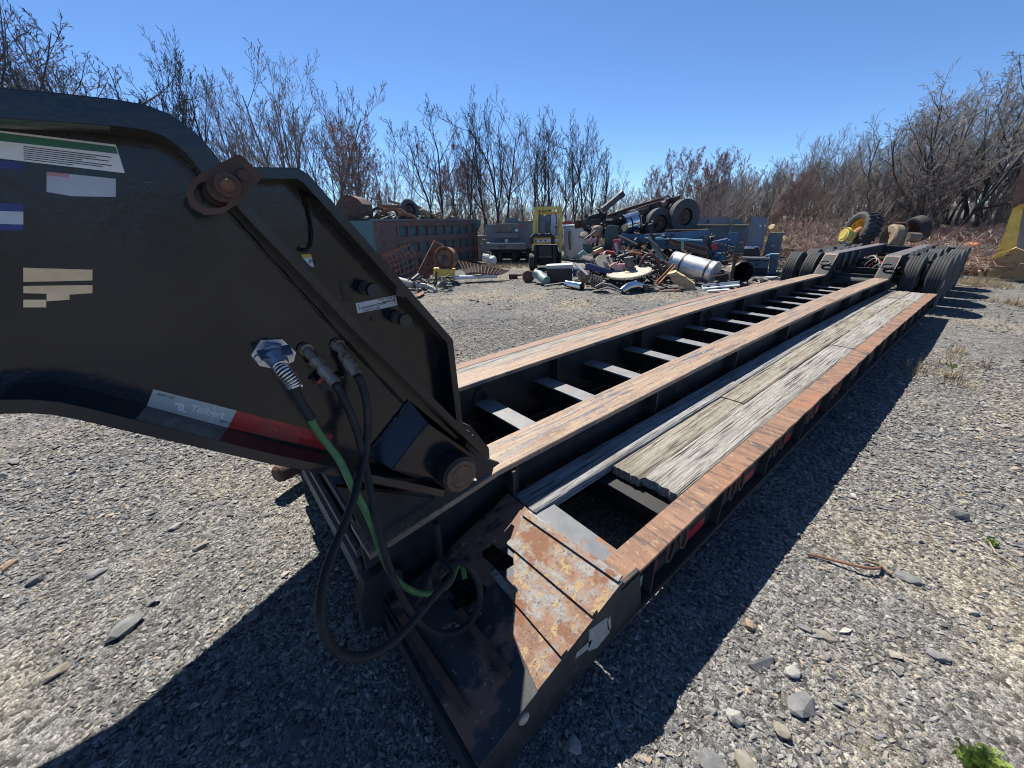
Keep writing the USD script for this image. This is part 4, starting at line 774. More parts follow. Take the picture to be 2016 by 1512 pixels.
for ai, u in enumerate(AX):
    TR.add('axle', cat(cyl((u, VC - 1.1, 0.48), (u, VC + 1.1, 0.48), 0.065, 14), bx(u - 0.3, u + 0.3, VC - 0.46, VC - 0.36, 0.45, 0.62), bx(u - 0.3, u + 0.3, VC + 0.36, VC + 0.46, 0.45, 0.62)), 'black_flat')
    for y, d in ((VR + 0.13, -1), (VR + 0.475, -1), (VC + HALF - 0.13, 1), (VC + HALF - 0.475, 1)):
        w_ = TR.add('wheel', oriented(rm0, (u, y, R_T - 0.005), (0, d, 0)), 'iron_grey' if ai else 'white_plastic', 'trailer wheel')
        TR.add('tyre', oriented(ty0, (u, y, R_T - 0.005), (0, d, 0)), 'tyre_grey' if (ai + (d > 0)) % 3 == 2 else 'tyre', smooth=25, parent=w_)
    for sgn in (-1, 1):
        if ai < 3: TR.add('fender_bracket', bx(u + 0.56, u + 0.66, *sorted((VC + sgn * 0.7, VC + sgn * 1.2)), 0.78, 0.84), 'black_steel')
TR.add('tail_beam', bx(15.4, 15.6, VC - 1.1, VC + 1.1, 0.70, 0.90), 'black_steel')

# ------------------------------------------------------------------ things in the yard behind the trailer
RV, ZV = _r, np.array([0, 0, 1.0])
def view(px, py=450):                     # horizontal sight direction there and the direction to its right
    q = ray(px, py); h_ = np.array([q[0], q[1], 0.0]); h_ /= np.linalg.norm(h_); return h_, np.array([h_[1], -h_[0], 0.0])
def slab(pts, d, depth):                  # an outline standing square to the sight line at distance d, with its own thickness
    m = np.mean(pts, axis=0); vh, vr = view(*m); dd = float((at(*m, d) - EYE) @ vh); P = []
    for x, y in pts:
        q = ray(x, y); P.append(EYE + q * (dd / (q @ vh)))
    return plate_on(Polygon([(p @ vr, p[2]) for p in P]).buffer(0), vh * (dd + depth), vr, ZV, depth)
def rectpx(x0, y0, x1, y1): return [(x0, y0), (x1, y0), (x1, y1), (x0, y1)]
def base_of(m):
    v, _ = arrays(m); lo, hi = v.min(0), v.max(0)
    return ((lo[0] + hi[0]) / 2, (lo[1] + hi[1]) / 2, lo[2])
def one(name, label, cat_, mesh, look, group=None, smooth=False):
    return single(name, mesh, look, label, cat_, group, smooth=smooth)
def wheel_at(T, c, axis, R, W, rim, tl='tyre', rl='iron_grey', grooves=4, name='wheel'):
    w_ = T.w(name, oriented(rim_mesh(rim, W), c, axis), rl)
    T.w('tyre', oriented(tyre_mesh(R, W, rim, grooves), c, axis), tl, smooth=25, parent=w_)

# scrap container with window-like panels
a, b = at(735, 443, 13.4), at(938, 440, 19.3)
a[2] = b[2] = 0; ex = (b - a) / np.linalg.norm(b - a); CL = float(np.linalg.norm(b - a)); crz = math.atan2(ex[1], ex[0]); CT = 1.83
C = Thing('scrap_container', 'long maroon and teal steel container with rows of square panels, heaped with scrap', 'container', a, crz)
C.add('inner_panel', bx(0.02, CL - 0.02, 0.10, 0.14, 0.1, CT - 0.12), 'teal_paint', 'teal wall seen through the square openings')
for i, (z0, z1) in enumerate(((0.0, 0.20), (0.53, 0.755), (1.085, 1.31), (1.66, CT))): C.add('side_rail', bx(0, CL, 0.0, 0.099, z0, z1), 'maroon_paint')
npan = 9; px0 = 1.15
xs_ = np.linspace(px0, CL - 0.15, npan + 1)
for k in range(npan + 1):
    w = 0.115
    for z0, z1 in ((0.20, 0.53), (0.755, 1.085), (1.31, 1.66)): C.add('side_post', bx(xs_[k] - w / 2, xs_[k] + w / 2, 0.001, 0.098, z0, z1), 'maroon_paint')
for z0, z1 in ((0.20, 0.53), (0.755, 1.085), (1.31, 1.66)): C.add('corner_panel', bx(0, px0 - 0.1, 0.002, 0.097, z0, z1), 'maroon_paint')
C.add('end_panel', bx(-0.05, 0.0, 0.0, 2.4, 0.0, CT + 0.02), 'teal_paint'); C.add('end_panel', bx(CL, CL + 0.04, 0.0, 2.4, 0.0, CT - 0.04), 'maroon_paint')
C.add('back_panel', bx(0, CL, 2.36, 2.4, 0, CT), 'maroon_paint'); C.add('floor', bx(0, CL, 0.14, 2.36, 1.25, 1.3), 'rust_dark'); C.add('top_rim', bx(-0.05, CL + 0.04, -0.03, 0.10, CT + 0.001, CT + 0.06), 'grey_paint')
C.add('spout', plate_v([(CL + 0.04, 1.05), (CL + 0.04, CT), (CL + 0.75, CT + 0.02), (CL + 0.75, CT - 0.20)], 0.2, 0.26), 'teal_paint', 'teal spout plate at the end')
for x, z in ((0.35, 1.5), (0.38, 1.15), (2.3, 1.5), (5.4, 1.5)): C.add('rust_hole', cyl((x, -0.004, z), (x, 0.0, z), 0.05, 9), 'ink')
# scrap on the container
CG = 'scrap heaped on the container'
def disc_stack(c, axis, prof, n=24): return oriented(lathe(prof, n), c, axis)
d = 14.6
T = rough_up(sub(cyl(at(694, 416, d) - _h * 0.2, at(694, 416, d) + _h * 0.7, 0.50, 14), 1), 0.03, 3, 2)
one('rusty_drum', 'large dark rusty drum casing at the left end of the container heap', 'drum', T, 'rust_dark')
one('rust_block', 'small pale rusty block sitting on the dark drum casing', 'scrap piece', cat(slab(rectpx(678, 394, 700, 400), d, 0.3), slab(rectpx(682, 399, 696, 403), d, 0.2)), 'pale_rust')
one('orange_beam', 'flat orange rusted plate beam lying across the top of the container heap', 'beam', slab([(748, 403), (796, 404), (795, 412), (756, 408), (744, 404)], 15.6, 0.35), 'rust_orange')
def arc(cx, cy, rx, ry, a0, a1, d, n=14): return [at(cx + rx * math.cos(t), cy - ry * math.sin(t), d) for t in np.linspace(math.radians(a0), math.radians(a1), n)]
one('leaf_spring', 'bent dark leaf spring arching left of the orange beam', 'spring', tube(arc(745, 432, 18, 22, 20, 175, 15.3), 0.05, 6), 'rust_dark')
one('leaf_spring', 'broad orange rusty leaf spring arching under the orange beam', 'spring', tube(arc(775, 432, 28, 20, 10, 170, 15.2), 0.07, 6), 'rust_orange')
one('leaf_spring', 'flat rusty spring curling at the container rim in the middle of the heap', 'spring', tube(arc(795, 434, 24, 12, -10, 120, 15.0), 0.06, 6), 'rust')
tp_ = Thing('discarded_wheel', 'worn bare tyre lying on edge on top of the container heap', 'tyre', at(808, 414, 15.8)); wheel_at(tp_, at(806, 413, 15.6), -_h * 0.6 + _r * 0.7 + ZV * 0.35, 0.36, 0.24, 0.2, 'tyre_grey', 'rust_dark')
one('grating_strip', 'long white edged grating sloping down the right of the container heap', 'grating', cat(*[bar(at(808 + k * 1.5, 398 + k * 2, 16.2), at(865 + k * 1.5, 428 + k * 2, 16.6), 0.05, 0.05) for k in range(3)], *[bar(at(808 + t * 57, 398 + t * 30, 16.25), at(812 + t * 57, 403 + t * 30, 16.3), 0.05, 0.04) for t in np.linspace(0, 1, 9)]), 'pale_rust')
one('grating_strip', 'short bleached grating lying on the highest part of the container heap', 'grating', cat(*[bar(at(764 + k * 2, 394 + 3 * k, 15.9), at(795 + k * 2, 403 + 3 * k, 16.0), 0.05, 0.05) for k in range(2)], *[bar(at(764 + t * 31, 394 + t * 9, 15.9), at(766 + t * 31, 398 + t * 9, 15.9), 0.05, 0.05) for t in np.linspace(0, 1, 6)]), 'pale_rust')
one('exhaust_pipe', 'pale bent exhaust pipe pointing up at the right end of the container heap', 'pipe', tube([at(872, 435, 17.6), at(880, 430, 17.6), at(886, 424, 17.6), at(892, 415, 17.6)], 0.075, 10), 'pale_rust')
one('steel_bar', 'thin pale bar leaning across the right part of the container heap', 'bar', cyl(at(846, 428, 16.6), at(869, 417, 16.6), 0.045, 8), 'brown_steel')
one('bent_duct', 'curved pale rusty duct piece in the middle right of the heap', 'duct', cat(tube(arc(833, 436, 10, 20, 20, 130, 16.2), 0.10, 8), tube(arc(852, 436, 14, 12, 20, 150, 16.6), 0.08, 8)), 'pale_rust')
one('steel_plate', 'dark torn steel plate standing behind the old tyre on the heap', 'plate', slab([(797, 405), (803, 399), (810, 402), (813, 412), (800, 414)], 16.1, 0.12), 'rust_dark')
def heap(name, pts_fn, n, seed, look, smin, smax):
    g = np.random.default_rng(seed); ms = []
    for _ in range(n):
        p = pts_fn(g); k = g.integers(0, 4); s = smin * (smax / smin) ** g.uniform()
        dv = g.normal(size=3); dv[2] *= 0.35; dv /= np.linalg.norm(dv)
        if k == 0: ms.append(bar(p - dv * s, p + dv * s, g.uniform(.02, .06), g.uniform(.015, .05)))
        elif k == 1: ms.append(cyl(p - dv * s * .7, p + dv * s * .7, g.uniform(.015, .06), 7))
        elif k == 2: ms.append(oriented(lathe([(0, 0), (s * .35, 0), (s * .35, .04), (s * .2, .05), (0, .05)], 9), p, dv + [0, 0, .7]))
        else: ms.append(oriented(trimesh.creation.box([s * g.uniform(.3, 1), s * g.uniform(.2, .6), g.uniform(.01, .08)]), p, dv + [0, 0, .8]))
    m = cat(*ms)
    return single(name, m, look, kind='stuff')
def scrap_look(name, ramp):
    N = {'geo': ('geometry', {}), 'r': ('rgb_ramp', {'ramp': ramp, 'interpolate': False}), 'n': ('noise_texture', {'scale': 14.0, 'detail': 6.0}), 'mr': ('map_range', {'from_min': 0.3, 'from_max': 0.7, 'to_min': 0.6, 'to_max': 1.25}),
         'mx': ('mix', {'mix_type': 'multiply', 'fac': 1.0}), 'p': ('principled_bsdf', {'roughness': 0.65})}
    LOOK[name] = usdkit.material(stage, '/World/Looks/' + name, N, [('geo.random_per_island', 'r.fac'), ('geo.position', 'n.vector'), ('n.fac', 'mr.value'), ('r.color', 'mx.color1'), ('mr.result', 'mx.color2'), ('mx.color', 'p.base_color')], surface='p.BSDF')
scrap_look('scrap_mixed', [(0.0, (0.03, 0.03, 0.033)), (0.30, (0.10, 0.055, 0.04)), (0.48, (0.20, 0.10, 0.06)), (0.60, (0.16, 0.15, 0.14)), (0.70, (0.36, 0.31, 0.24)), (0.79, (0.30, 0.035, 0.035)), (0.84, (0.04, 0.12, 0.24)), (0.89, (0.10, 0.20, 0.17)), (0.94, (0.5, 0.5, 0.48))])
scrap_look('scrap_dark', [(0.0, (0.02, 0.02, 0.022)), (0.6, (0.045, 0.03, 0.026)), (0.85, (0.09, 0.055, 0.04)), (0.95, (0.2, 0.17, 0.13))])
scrap_look('scrap_rusty', [(0.0, (0.035, 0.03, 0.03)), (0.4, (0.10, 0.055, 0.04)), (0.7, (0.20, 0.10, 0.06)), (0.88, (0.34, 0.27, 0.2))])
scrap_look('scrap_pale', [(0.0, (0.05, 0.05, 0.05)), (0.3, (0.30, 0.28, 0.25)), (0.6, (0.5, 0.5, 0.48)), (0.85, (0.15, 0.10, 0.08))])
def on_container(g):
    t = g.uniform(0.05, 0.9); p = a + ex * t * CL + np.array([-ex[1], ex[0], 0]) * g.uniform(0.2, 2.1); p[2] = CT - 0.1 + g.uniform(0, 0.45) * (1 - abs(t - .45) * 1.6); return p
heap('container_scrap', on_container, 260, 3, 'scrap_rusty', 0.15, 0.5)
def px_region(x0, x1, y0, y1, d0, d1, mound=None):
    def fn(g):
        while True:
            x, y = g.uniform(x0, x1), g.uniform(y0, y1); tx = (x - x0) / (x1 - x0) * 2 - 1
            dd = g.uniform(d0, d1); p = at(x, y, dd)
            if p[2] > 0.02 and (mound is None or p[2] < mound * (1 - tx * tx) + 0.12): return p
    return fn
heap('scrap_heap', px_region(1140, 1335, 495, 580, 11.1, 12.9, 0.95), 460, 8, 'scrap_mixed', 0.06, 0.32)
heap('scrap_heap_back', px_region(1150, 1510, 462, 540, 13.0, 15.5, 1.35), 460, 9, 'scrap_mixed', 0.08, 0.45)
heap('pale_debris', px_region(790, 890, 545, 578, 10.8, 12.0, 0.35), 90, 10, 'scrap_pale', 0.06, 0.3)
heap('chassis_scrap', px_region(1150, 1290, 425, 470, 14.0, 15.2), 150, 21, 'scrap_dark', 0.1, 0.5)
heap('ground_litter', px_region(1380, 1545, 548, 575, 10.2, 12.0, 0.06), 70, 12, 'scrap_pale', 0.04, 0.2)

# left group of scrap in front of the container
d = 12.6
cg = [bar(at(752 + k * 1.5, 503 - 0.2 * k, d + .1 * k), at(806 + k * 1.4, 480 + k * 0.6, d + 0.1 * k), 0.03, 0.03) for k in range(2)]
for k in range(6): cg.append(tube([at(754 + 5 * k, 510 + 9.5 * k, d), at(806 + 7.5 * k * .6, 482 + 11 * k, d)], 0.018, 6))
for k in range(7): cg.append(tube([at(758 + 8 * k, 503 - 3.2 * k, d + .05), at(764 + 9 * k, 512 - 2 * k, d + .1), at(770 + 8.5 * k, 526, d + .1), at(774 + 8 * k, 545 - k, d + .05)], 0.013, 5))
one('rebar_cage', 'bent rusty rebar grid cage leaning in front of the container', 'rebar cage', cat(*cg), 'rust')
one('bar_grating', 'long narrow rusty bar grating leaning beside the wheel rim', 'grating', cat(*[bar(at(820 + 3.1 * k, 543 + 1.3 * k, 12.3), at(856 + 3.1 * k * .75, 474 + 1.2 * k, 13.0), 0.025, 0.05) for k in range(8)], *[bar(at(820 + 36 * t, 543 - 69 * t, 12.3 + .7 * t), at(843 + 30 * t, 553 - 71 * t, 12.3 + .7 * t), 0.03, 0.03) for t in (0.02, 0.5, 0.85)]), 'rust')
T = Thing('steel_wheel_rim', 'rusty truck wheel rim standing on top of the yellow box', 'wheel rim', at(876, 528, 12.6))
c = at(874, 508, 12.5); ax = -_h * 0.93 + _r * -0.25 + ZV * 0.08
T.w('barrel', oriented(lathe([(0.31, -0.34), (0.33, -0.35), (0.30, -0.30), (0.285, -0.1), (0.30, -0.02), (0.33, 0.0), (0.345, 0.01), (0.33, 0.02), (0.295, -0.01), (0.28, -0.06)], 40), c, ax), 'rust', smooth=30)
T.w('wheel_disc', oriented(lathe([(0.285, -0.08), (0.24, -0.05), (0.21, -0.04), (0.115, -0.04), (0.11, -0.06)], 32), c, ax), 'rust')
hub = oriented(cat(*[moved(cyl((0.165, 0, -0.045), (0.165, 0, -0.032), 0.02, 8), rz=t) for t in np.linspace(0, 2 * np.pi, 13)[:-1]], cyl((0, 0, -0.06), (0, 0, -0.05), 0.11, 20)), c, ax); T.w('bolt_holes', hub, 'ink')
yb = cat(slab([(853, 529), (897, 531), (894, 557), (851, 552)], 12.4, 0.5))
one('yellow_box', 'dirty yellow metal box under the rusty wheel rim', 'box', yb, 'yellow_worn')
one('expanded_mesh', 'flat rusty sheet of ribbed mesh sloping to the ground right of the wheel rim', 'mesh sheet', cat(*[bar(at(900 + 1.5 * k, 513 + 2.4 * k, 12.9 - .05 * k), at(1003 - 2 * k, 533 + 0.8 * k, 12.9 - .05 * k), 0.02, 0.02) for k in range(11)], *[bar(at(902 + 100 * t, 513 + 20 * t, 12.9), at(914 + 74 * t, 536 + 4 * t, 12.4), 0.02, 0.02) for t in np.linspace(0, 1, 14)]), 'rust_dark')
one('white_pipe', 'long white pipe lying on the ground beside the yellow box', 'pipe', cyl(at(894, 547, 12.2), at(978, 543, 12.6), 0.06, 12), 'white_paint')
one('grey_plank', 'grey splintered plank lying under the mesh sheet', 'plank', bar(at(918, 540, 12.4), at(962, 534, 12.8), 0.12, 0.06), 'dark_wood'); one('grey_plank', 'second grey plank crossing under the mesh sheet further right', 'plank', bar(at(940, 543, 12.3), at(965, 532, 12.9), 0.14, 0.05), 'old_wood_tan')
one('junction_box', 'small brown steel box on the gravel left of the brake drum', 'box', cat(slab(rectpx(1002, 540, 1019, 550), 12.9, 0.2), bar(at(1019, 542, 12.9), at(1032, 540, 13), 0.06, 0.05)), 'rust_dark')
one('white_jug', 'white plastic jug lying by the container corner below the truck', 'jug', rough_up(sub(cyl(at(950, 507, 16.5), at(962, 509, 16.5), 0.16, 12), 1), 0.02, 5), 'white_plastic'); one('white_bag', 'crumpled white bag beside the white jug', 'bag', rough_up(trimesh.creation.icosphere(2, 0.17), 0.07, 6, 4) and (lambda m: (m[0] + at(970, 513, 16.3), m[1]))(rough_up(trimesh.creation.icosphere(2, 0.17), 0.07, 6, 4)), 'label_grey')
one('white_tube', 'thick pale tube lying half behind the gooseneck in the pale debris', 'tube', cyl(at(785, 553, 11.4), at(815, 561, 11.2), 0.11, 16), 'peeled_white')
one('curved_trim', 'curved white strip lying on the pale debris by the gravel', 'trim', tube([at(820, 560, 11), at(838, 562, 10.9), at(852, 568, 10.8), at(858, 573, 10.75)], 0.06, 8), 'peeled_white')
one('hose_coil', 'tangled pale hose loop at the right end of the pale debris', 'hose', tube(arc(872, 568, 16, 6, 0, 330, 11.0, 22), 0.03, 6), 'peeled_white')
one('brown_scrap_sheet', 'flat reddish scrap sheet on the gravel below the pale debris', 'sheet', plate_z([tuple(onz(*p)[:2]) for p in ((818, 583), (832, 575), (836, 579), (824, 586))], 0.01, 0.03), 'rust')
one('concrete_barrier', 'stack of pale concrete blocks behind the container end', 'concrete block', cat(slab(rectpx(938, 464, 957, 482), 20, 0.6), slab(rectpx(932, 482.4, 958, 512), 20, 0.6)), 'concrete')

# grey utility truck seen from behind
d = 18.3
T = Thing('utility_truck', 'grey utility truck with a wide rear bumper, parked facing away', 'truck', at(1000, 518, d))
T.w('cargo_box', slab([(957, 442), (1021, 439), (1021, 479), (957, 479)], d, 2.6), 'grey_paint'); T.w('tool_locker', slab([(1021.3, 435), (1073, 435), (1073, 489), (1021.3, 489)], d + .02, 2.2), 'grey_paint')
T.w('top_box', slab([(994, 430), (1020, 429), (1020, 438.5), (994, 439)], d + 0.6, 0.8), 'grey_paint'); T.w('drop_step', slab(rectpx(973, 459, 1021, 469), d - 0.14, 0.13), 'grey_paint'); T.w('inner_wall', slab(rectpx(973, 442, 1008, 457), d - 0.03, 0.025), 'brown_steel')
bm = T.w('bumper', slab(rectpx(947, 479.5, 1036, 491), d - 0.45, 0.2), 'grey_paint'); T.w('bumper_edge', slab(rectpx(957, 478.3, 1033, 479.3), d - 0.46, 0.2), 'white_paint', parent=bm)
for x in (982, 987.5, 993): T.w('tail_lamp', oriented(lathe([(0, 0.01), (0.04, 0.01), (0.045, 0)], 12), at(x, 485, d - 0.45), -_h), 'rust_dark', parent=bm)
T.w('tail_lamp', slab(rectpx(1025, 442, 1032, 446), d - 0.01, 0.02), 'red_paint'); T.w('mirror_box', slab(rectpx(994, 471, 1000, 477), d - 0.2, 0.1), 'white_paint'); T.w('white_plate', slab(rectpx(1014, 451, 1020, 456), d - 0.05, 0.05), 'white_paint')
T.w('tow_hook', slab(rectpx(949, 472, 957, 479), d - 0.4, 0.2), 'brown_steel')
for x in (974, 984, 1012, 1040, 1050): wheel_at(T, at(x, 505, d + 0.25), -_h if False else _r, 0.43, 0.22, 0.24, 'tyre', 'iron_grey', 2)
T.w('axle', cyl(at(975, 503, d + .25), at(1050, 503, d + .25), 0.14, 12), 'black_flat'); T.w('differential', trimesh.creation.icosphere(2, 0.24) and (lambda m: (m[0] + at(1017, 503, d + .2), m[1]))(arrays(trimesh.creation.icosphere(2, 0.24))), 'black_flat')
T.w('chassis_rail', slab(rectpx(965, 491.3, 1045, 496), d, 2.2), 'black_flat')
# yellow forklift
d = 15.4
T = Thing('forklift', 'yellow forklift with tall open mast and black body, facing the camera', 'forklift', at(1075, 529, d))
for (x0, x1, x2, x3) in ((1046.5, 1052, 1056.5, 1051), (1100.5, 1104.5, 1107.5, 1101.5)): T.w('mast_upright', slab([(x3, 408), (x2, 408), (x1 + 0.8, 494), (x0, 494)], d, 0.14), 'yellow_paint')
for x in (1056.8, 1098): T.w('inner_upright', slab([(x, 420), (x + 2.6, 420), (x + 2.4, 468), (x - 0.6, 468)], d + 0.2, 0.08), 'yellow_paint')
T.w('overhead_bar', slab([(1050.5, 407), (1104, 406.5), (1104, 412.6), (1050.5, 413)], d - 0.02, 0.17), 'yellow_paint'); T.w('overhead_bar', slab([(1056, 418), (1101, 417.5), (1101, 422), (1061, 422.5), (1058, 426), (1055, 426)], d + 0.6, 0.14), 'yellow_paint')
for k in range(7): T.w('guard_slat', bar(at(1058 + 6.6 * k, 413, d + .02), at(1059 + 6.6 * k, 418, d + 0.62), 0.05, 0.05), 'yellow_paint')
for k in range(8): T.w('guard_stud', cyl(at(1054 + 6.8 * k, 407, d), at(1054 + 6.8 * k, 404.6, d), 0.03, 8), 'brown_steel')
cw = T.w('cowl', slab([(1051, 468), (1101, 466), (1101, 481), (1051, 482)], d + 0.1, 0.3), 'yellow_paint'); T.w('cowl_band', slab([(1052.5, 471.5), (1099, 470.5), (1099, 476), (1052.5, 477)], d + 0.085, 0.014), 'white_paint', parent=cw)
for k in range(5): T.w('vent_hole', cyl(at(1055 + 9.3 * k, 474, d + 0.08), at(1055 + 9.3 * k, 474, d + 0.084), 0.035, 5), 'ink', parent=cw)
T.w('handrail', tube([at(1047, 480, d - .05), at(1046.5, 468, d - .05), at(1050, 464, d - .05), at(1085, 463, d - .05), at(1089, 467, d - .05), at(1088, 480, d - .05)], 0.07, 8), 'black_steel')
T.w('counterweight', slab([(1052, 483), (1097, 483), (1097, 516), (1088, 522), (1060, 522), (1052, 514)], d + 0.15, 0.9), 'black_flat'); T.w('engine_cover', slab(rectpx(1060, 484, 1086, 502), d + 0.02, 0.12), 'black_steel')
T.w('lift_cylinder', cyl(at(1054, 485, d), at(1055, 528, d - .1), 0.06, 10), 'black_steel'); T.w('lift_cylinder', cyl(at(1091, 484, d), at(1091, 522, d - .1), 0.06, 10), 'black_steel'); T.w('carriage', slab(rectpx(1060, 503, 1087, 508), d - .02, 0.15), 'iron_grey')
for x in (1059, 1063, 1094): T.w('mast_chain', tube(smooth_path([at(x, 419, d + .3), at(x + (1.5 if x > 1090 else 0), 445, d + .3), at(x, 466, d + .25)], 4), 0.018, 5), 'ink')
T.w('headlamp', oriented(lathe([(0, .02), (.05, .02), (.06, 0)], 12), at(1095, 446, d), -_h), 'iron_grey')
for x, y, dd in ((1048, 515, d), (1100, 505, d + .8)): wheel_at(T, at(x, y, dd), -_r + _h * 0.15, 0.30, 0.22, 0.15, 'tyre', 'iron_grey', 2)
# tanks, cabinets
T = Thing('plastic_tank', 'big white plastic tank with tapered base, right of the forklift', 'tank', at(1131, 507, 19))
c = at(1131, 507, 19.4); T.w('tank_body', (lambda m: (m[0] + [c[0], c[1], 0], m[1]))(lathe([(0, 0.1), (0.34, 0.1), (0.48, 0.35), (0.57, 1.1), (0.58, 1.48), (0, 1.5)], 24)), 'white_plastic', smooth=40)
T.w('lid', (lambda m: (m[0] + [c[0], c[1], 0], m[1]))(lathe([(0, 1.501), (0.60, 1.501), (0.60, 1.54), (0, 1.58)], 24)), 'label_grey'); T.w('tank_strap', tube([at(1121, 455, 18.8), at(1120, 470, 18.8), at(1122, 492, 18.8)], 0.05, 6), 'iron_grey')
one('red_canister', 'small red and white canister with a post, above the white tank', 'canister', cat(slab([(1109, 437), (1112, 434.5), (1124, 434.5), (1126.5, 437), (1126, 441), (1109, 441)], 20.2, 0.3)), 'red_paint')
one('canister_stand', 'white stand under the red canister', 'stand', cat(slab(rectpx(1108.5, 441.2, 1126, 447), 20.2, 0.3), bar(at(1118, 434, 20.4), at(1119, 420, 20.4), .1, .1), slab(rectpx(1114, 417.5, 1123, 419.5), 20.3, 0.2), slab(rectpx(1110, 447.1, 1125, 506), 20.9, 0.3)), 'white_paint')
one('grey_cabinet', 'tall dark grey cabinet seen through the forklift mast', 'cabinet', slab(rectpx(1058, 424, 1084.5, 512), 20.5, 0.6), 'grey_paint'); one('white_cabinet', 'tall pale cabinet seen through the right of the forklift mast', 'cabinet', slab(rectpx(1085, 421, 1100.5, 510), 20.4, 0.6), 'label_grey')

# overturned truck chassis on the heap
d = 14.6
T = Thing('truck_chassis', 'wrecked truck chassis with double wheels, dumped on top of the scrap heap', 'truck chassis', at(1260, 460, d))
ch_, cr_ = view(1300); inn = -cr_ * 0.60 + ch_ * 0.80; out = -inn
for off, nm in ((0, 'frame_rail'), (0.85, 'frame_rail')):
    P = [at(1152, 443, d) + inn * off, at(1215, 432, d) + inn * off, at(1275, 411, d + .1) + inn * off, at(1338, 393, d + .2) + inn * off]
    for p, q_ in zip(P[:-1], P[1:]): T.w(nm, bar(p, q_, 0.09, 0.26), 'rust_dark')
for x, y in ((1165, 440), (1200, 434), (1240, 424), (1285, 408), (1325, 397)): p = at(x, y, d); T.w('cross_bar', bar(p, p + inn * 0.85, 0.10, 0.16), 'black_flat')
for (x, y, R, dd) in ((1297, 440, 0.50, d - .15), (1346, 427, 0.57, d - .15)):
    c = at(x, y, dd)
    wheel_at(T, c, out, R, 0.27, 0.27, 'tyre_grey', 'rust_dark', 3); wheel_at(T, c + inn * 0.34, out, R, 0.27, 0.27, 'tyre', 'rust_dark', 3)
    T.w('axle', cyl(c, c + inn * 2.0, 0.12, 12), 'rust_dark')
    wheel_at(T, c + inn * 1.75 + ZV * 0.08, inn, R, 0.27, 0.27, 'tyre_grey', 'rust_dark', 3); wheel_at(T, c + inn * 2.1 + ZV * 0.08, inn, R, 0.27, 0.27, 'tyre_grey', 'rust_dark', 3)
f0, f1 = at(1229, 443, d - .35), at(1256, 434, d - .30)
ft = T.w('fuel_tank', cat(cyl(f0, f1, 0.315, 30)), 'chrome', 'polished round fuel tank', smooth=30)
for t in (0.30, 0.88): p = f0 + (f1 - f0) * t; T.w('tank_strap', cyl(p, p + (f1 - f0) * 0.09, 0.325, 30), 'black_flat', parent=ft)
s0, s1 = at(1186, 414, d + .3), at(1226, 381, d + .3)
st = T.w('exhaust_stack', cyl(s0, s1, 0.105, 16), 'iron_grey', 'exhaust stack pointing up'); T.w('stack_tip', cyl(s0 + (s1 - s0) * 0.86, s1 + (s1 - s0) * .03, 0.118, 14), 'ink', parent=st)
T.w('exhaust_bellows', cat(*[cyl(at(1183 - 1.2 * k, 421 - k * 1.6, d + .3), at(1184 + 0.5 - 1.2 * k, 419.6 - k * 1.6, d + .3), 0.13, 12) for k in range(4)]), 'black_flat')
T.w('gearbox', rough_up(sub(slab([(1160, 424), (1185, 420), (1200, 428), (1198, 440), (1165, 446), (1150, 440)], d + .1, 0.7), 2), 0.05, 5), 'black_flat'); T.w('crushed_panel', slab([(1148, 438), (1196, 433), (1194, 441), (1160, 450), (1158, 463), (1150, 452)], d - .1, 0.12), 'black_steel')
T.w('brake_hose', tube(arc(1313, 398, 8, 13, -10, 190, d + .1), 0.02, 6), 'ink'); T.w('brake_chamber', cyl(at(1303, 403, d), at(1310, 400, d), 0.10, 12), 'brown_steel')
T.w('drive_shaft', cyl(at(1235, 418, d), at(1275, 409, d + .1), 0.05, 10), 'pale_rust'); T.w('rear_hitch', slab([(1326, 393), (1334, 390), (1336, 400), (1329, 403)], d, 0.3), 'rust_dark')

# scrap pile, piece by piece
one('steel_casing', 'dark green machine casing with a rounded top left in the scrap heap', 'machine casing', slab([(1191, 455), (1195, 446), (1203, 443), (1215, 445), (1218, 460), (1218, 505), (1189, 505)], 12.6, 0.5), 'dark_green')
one('green_trough', 'dark green steel trough lying at the left of the scrap heap', 'trough', cat(slab([(1147, 479), (1165, 481), (1166, 500), (1149, 498)], 12.2, 0.04), slab([(1166.5, 490), (1189, 480), (1189, 500), (1168, 510)], 12.3, 0.5)), 'dark_green')
one('green_sheet', 'pale green folded sheet below the dark green trough', 'sheet', cat(slab([(1138, 501), (1148, 493), (1157, 501), (1145, 503)], 11.9, 0.3)), 'mint_paint')
one('wooden_block', 'pale wooden block lying on the dark green trough', 'block', bar(at(1166, 499, 12.1), at(1186, 490, 12.2), 0.10, 0.10), 'yellow_wood')
one('red_housing', 'bright red machine housing beside the dark green casing', 'machine housing', slab([(1207, 473), (1216, 471), (1222, 474), (1218, 500), (1204, 502)], 12.2, 0.3), 'red_paint')
one('grey_lever', 'grey steel lever leaning on the red housing', 'lever', bar(at(1212, 478, 12.1), at(1219, 506, 12.0), 0.10, 0.05), 'galvanised')
one('maroon_panel', 'crumpled dark red panel above the cream disc', 'panel', slab([(1180, 500), (1195, 494), (1210, 496), (1211, 503), (1196, 507), (1180, 508)], 11.7, 0.25), 'red_paint')
one('cream_disc', 'cream coloured round plate with a centre hub lying in the scrap heap', 'disc', cat(oriented(lathe([(0, .05), (.06, .05), (.065, .02), (.25, .02), (.26, 0), (0, 0)], 22), at(1190, 516, 11.2), -_h * 0.8 + ZV * 0.75 + _r * .15)), 'cream')
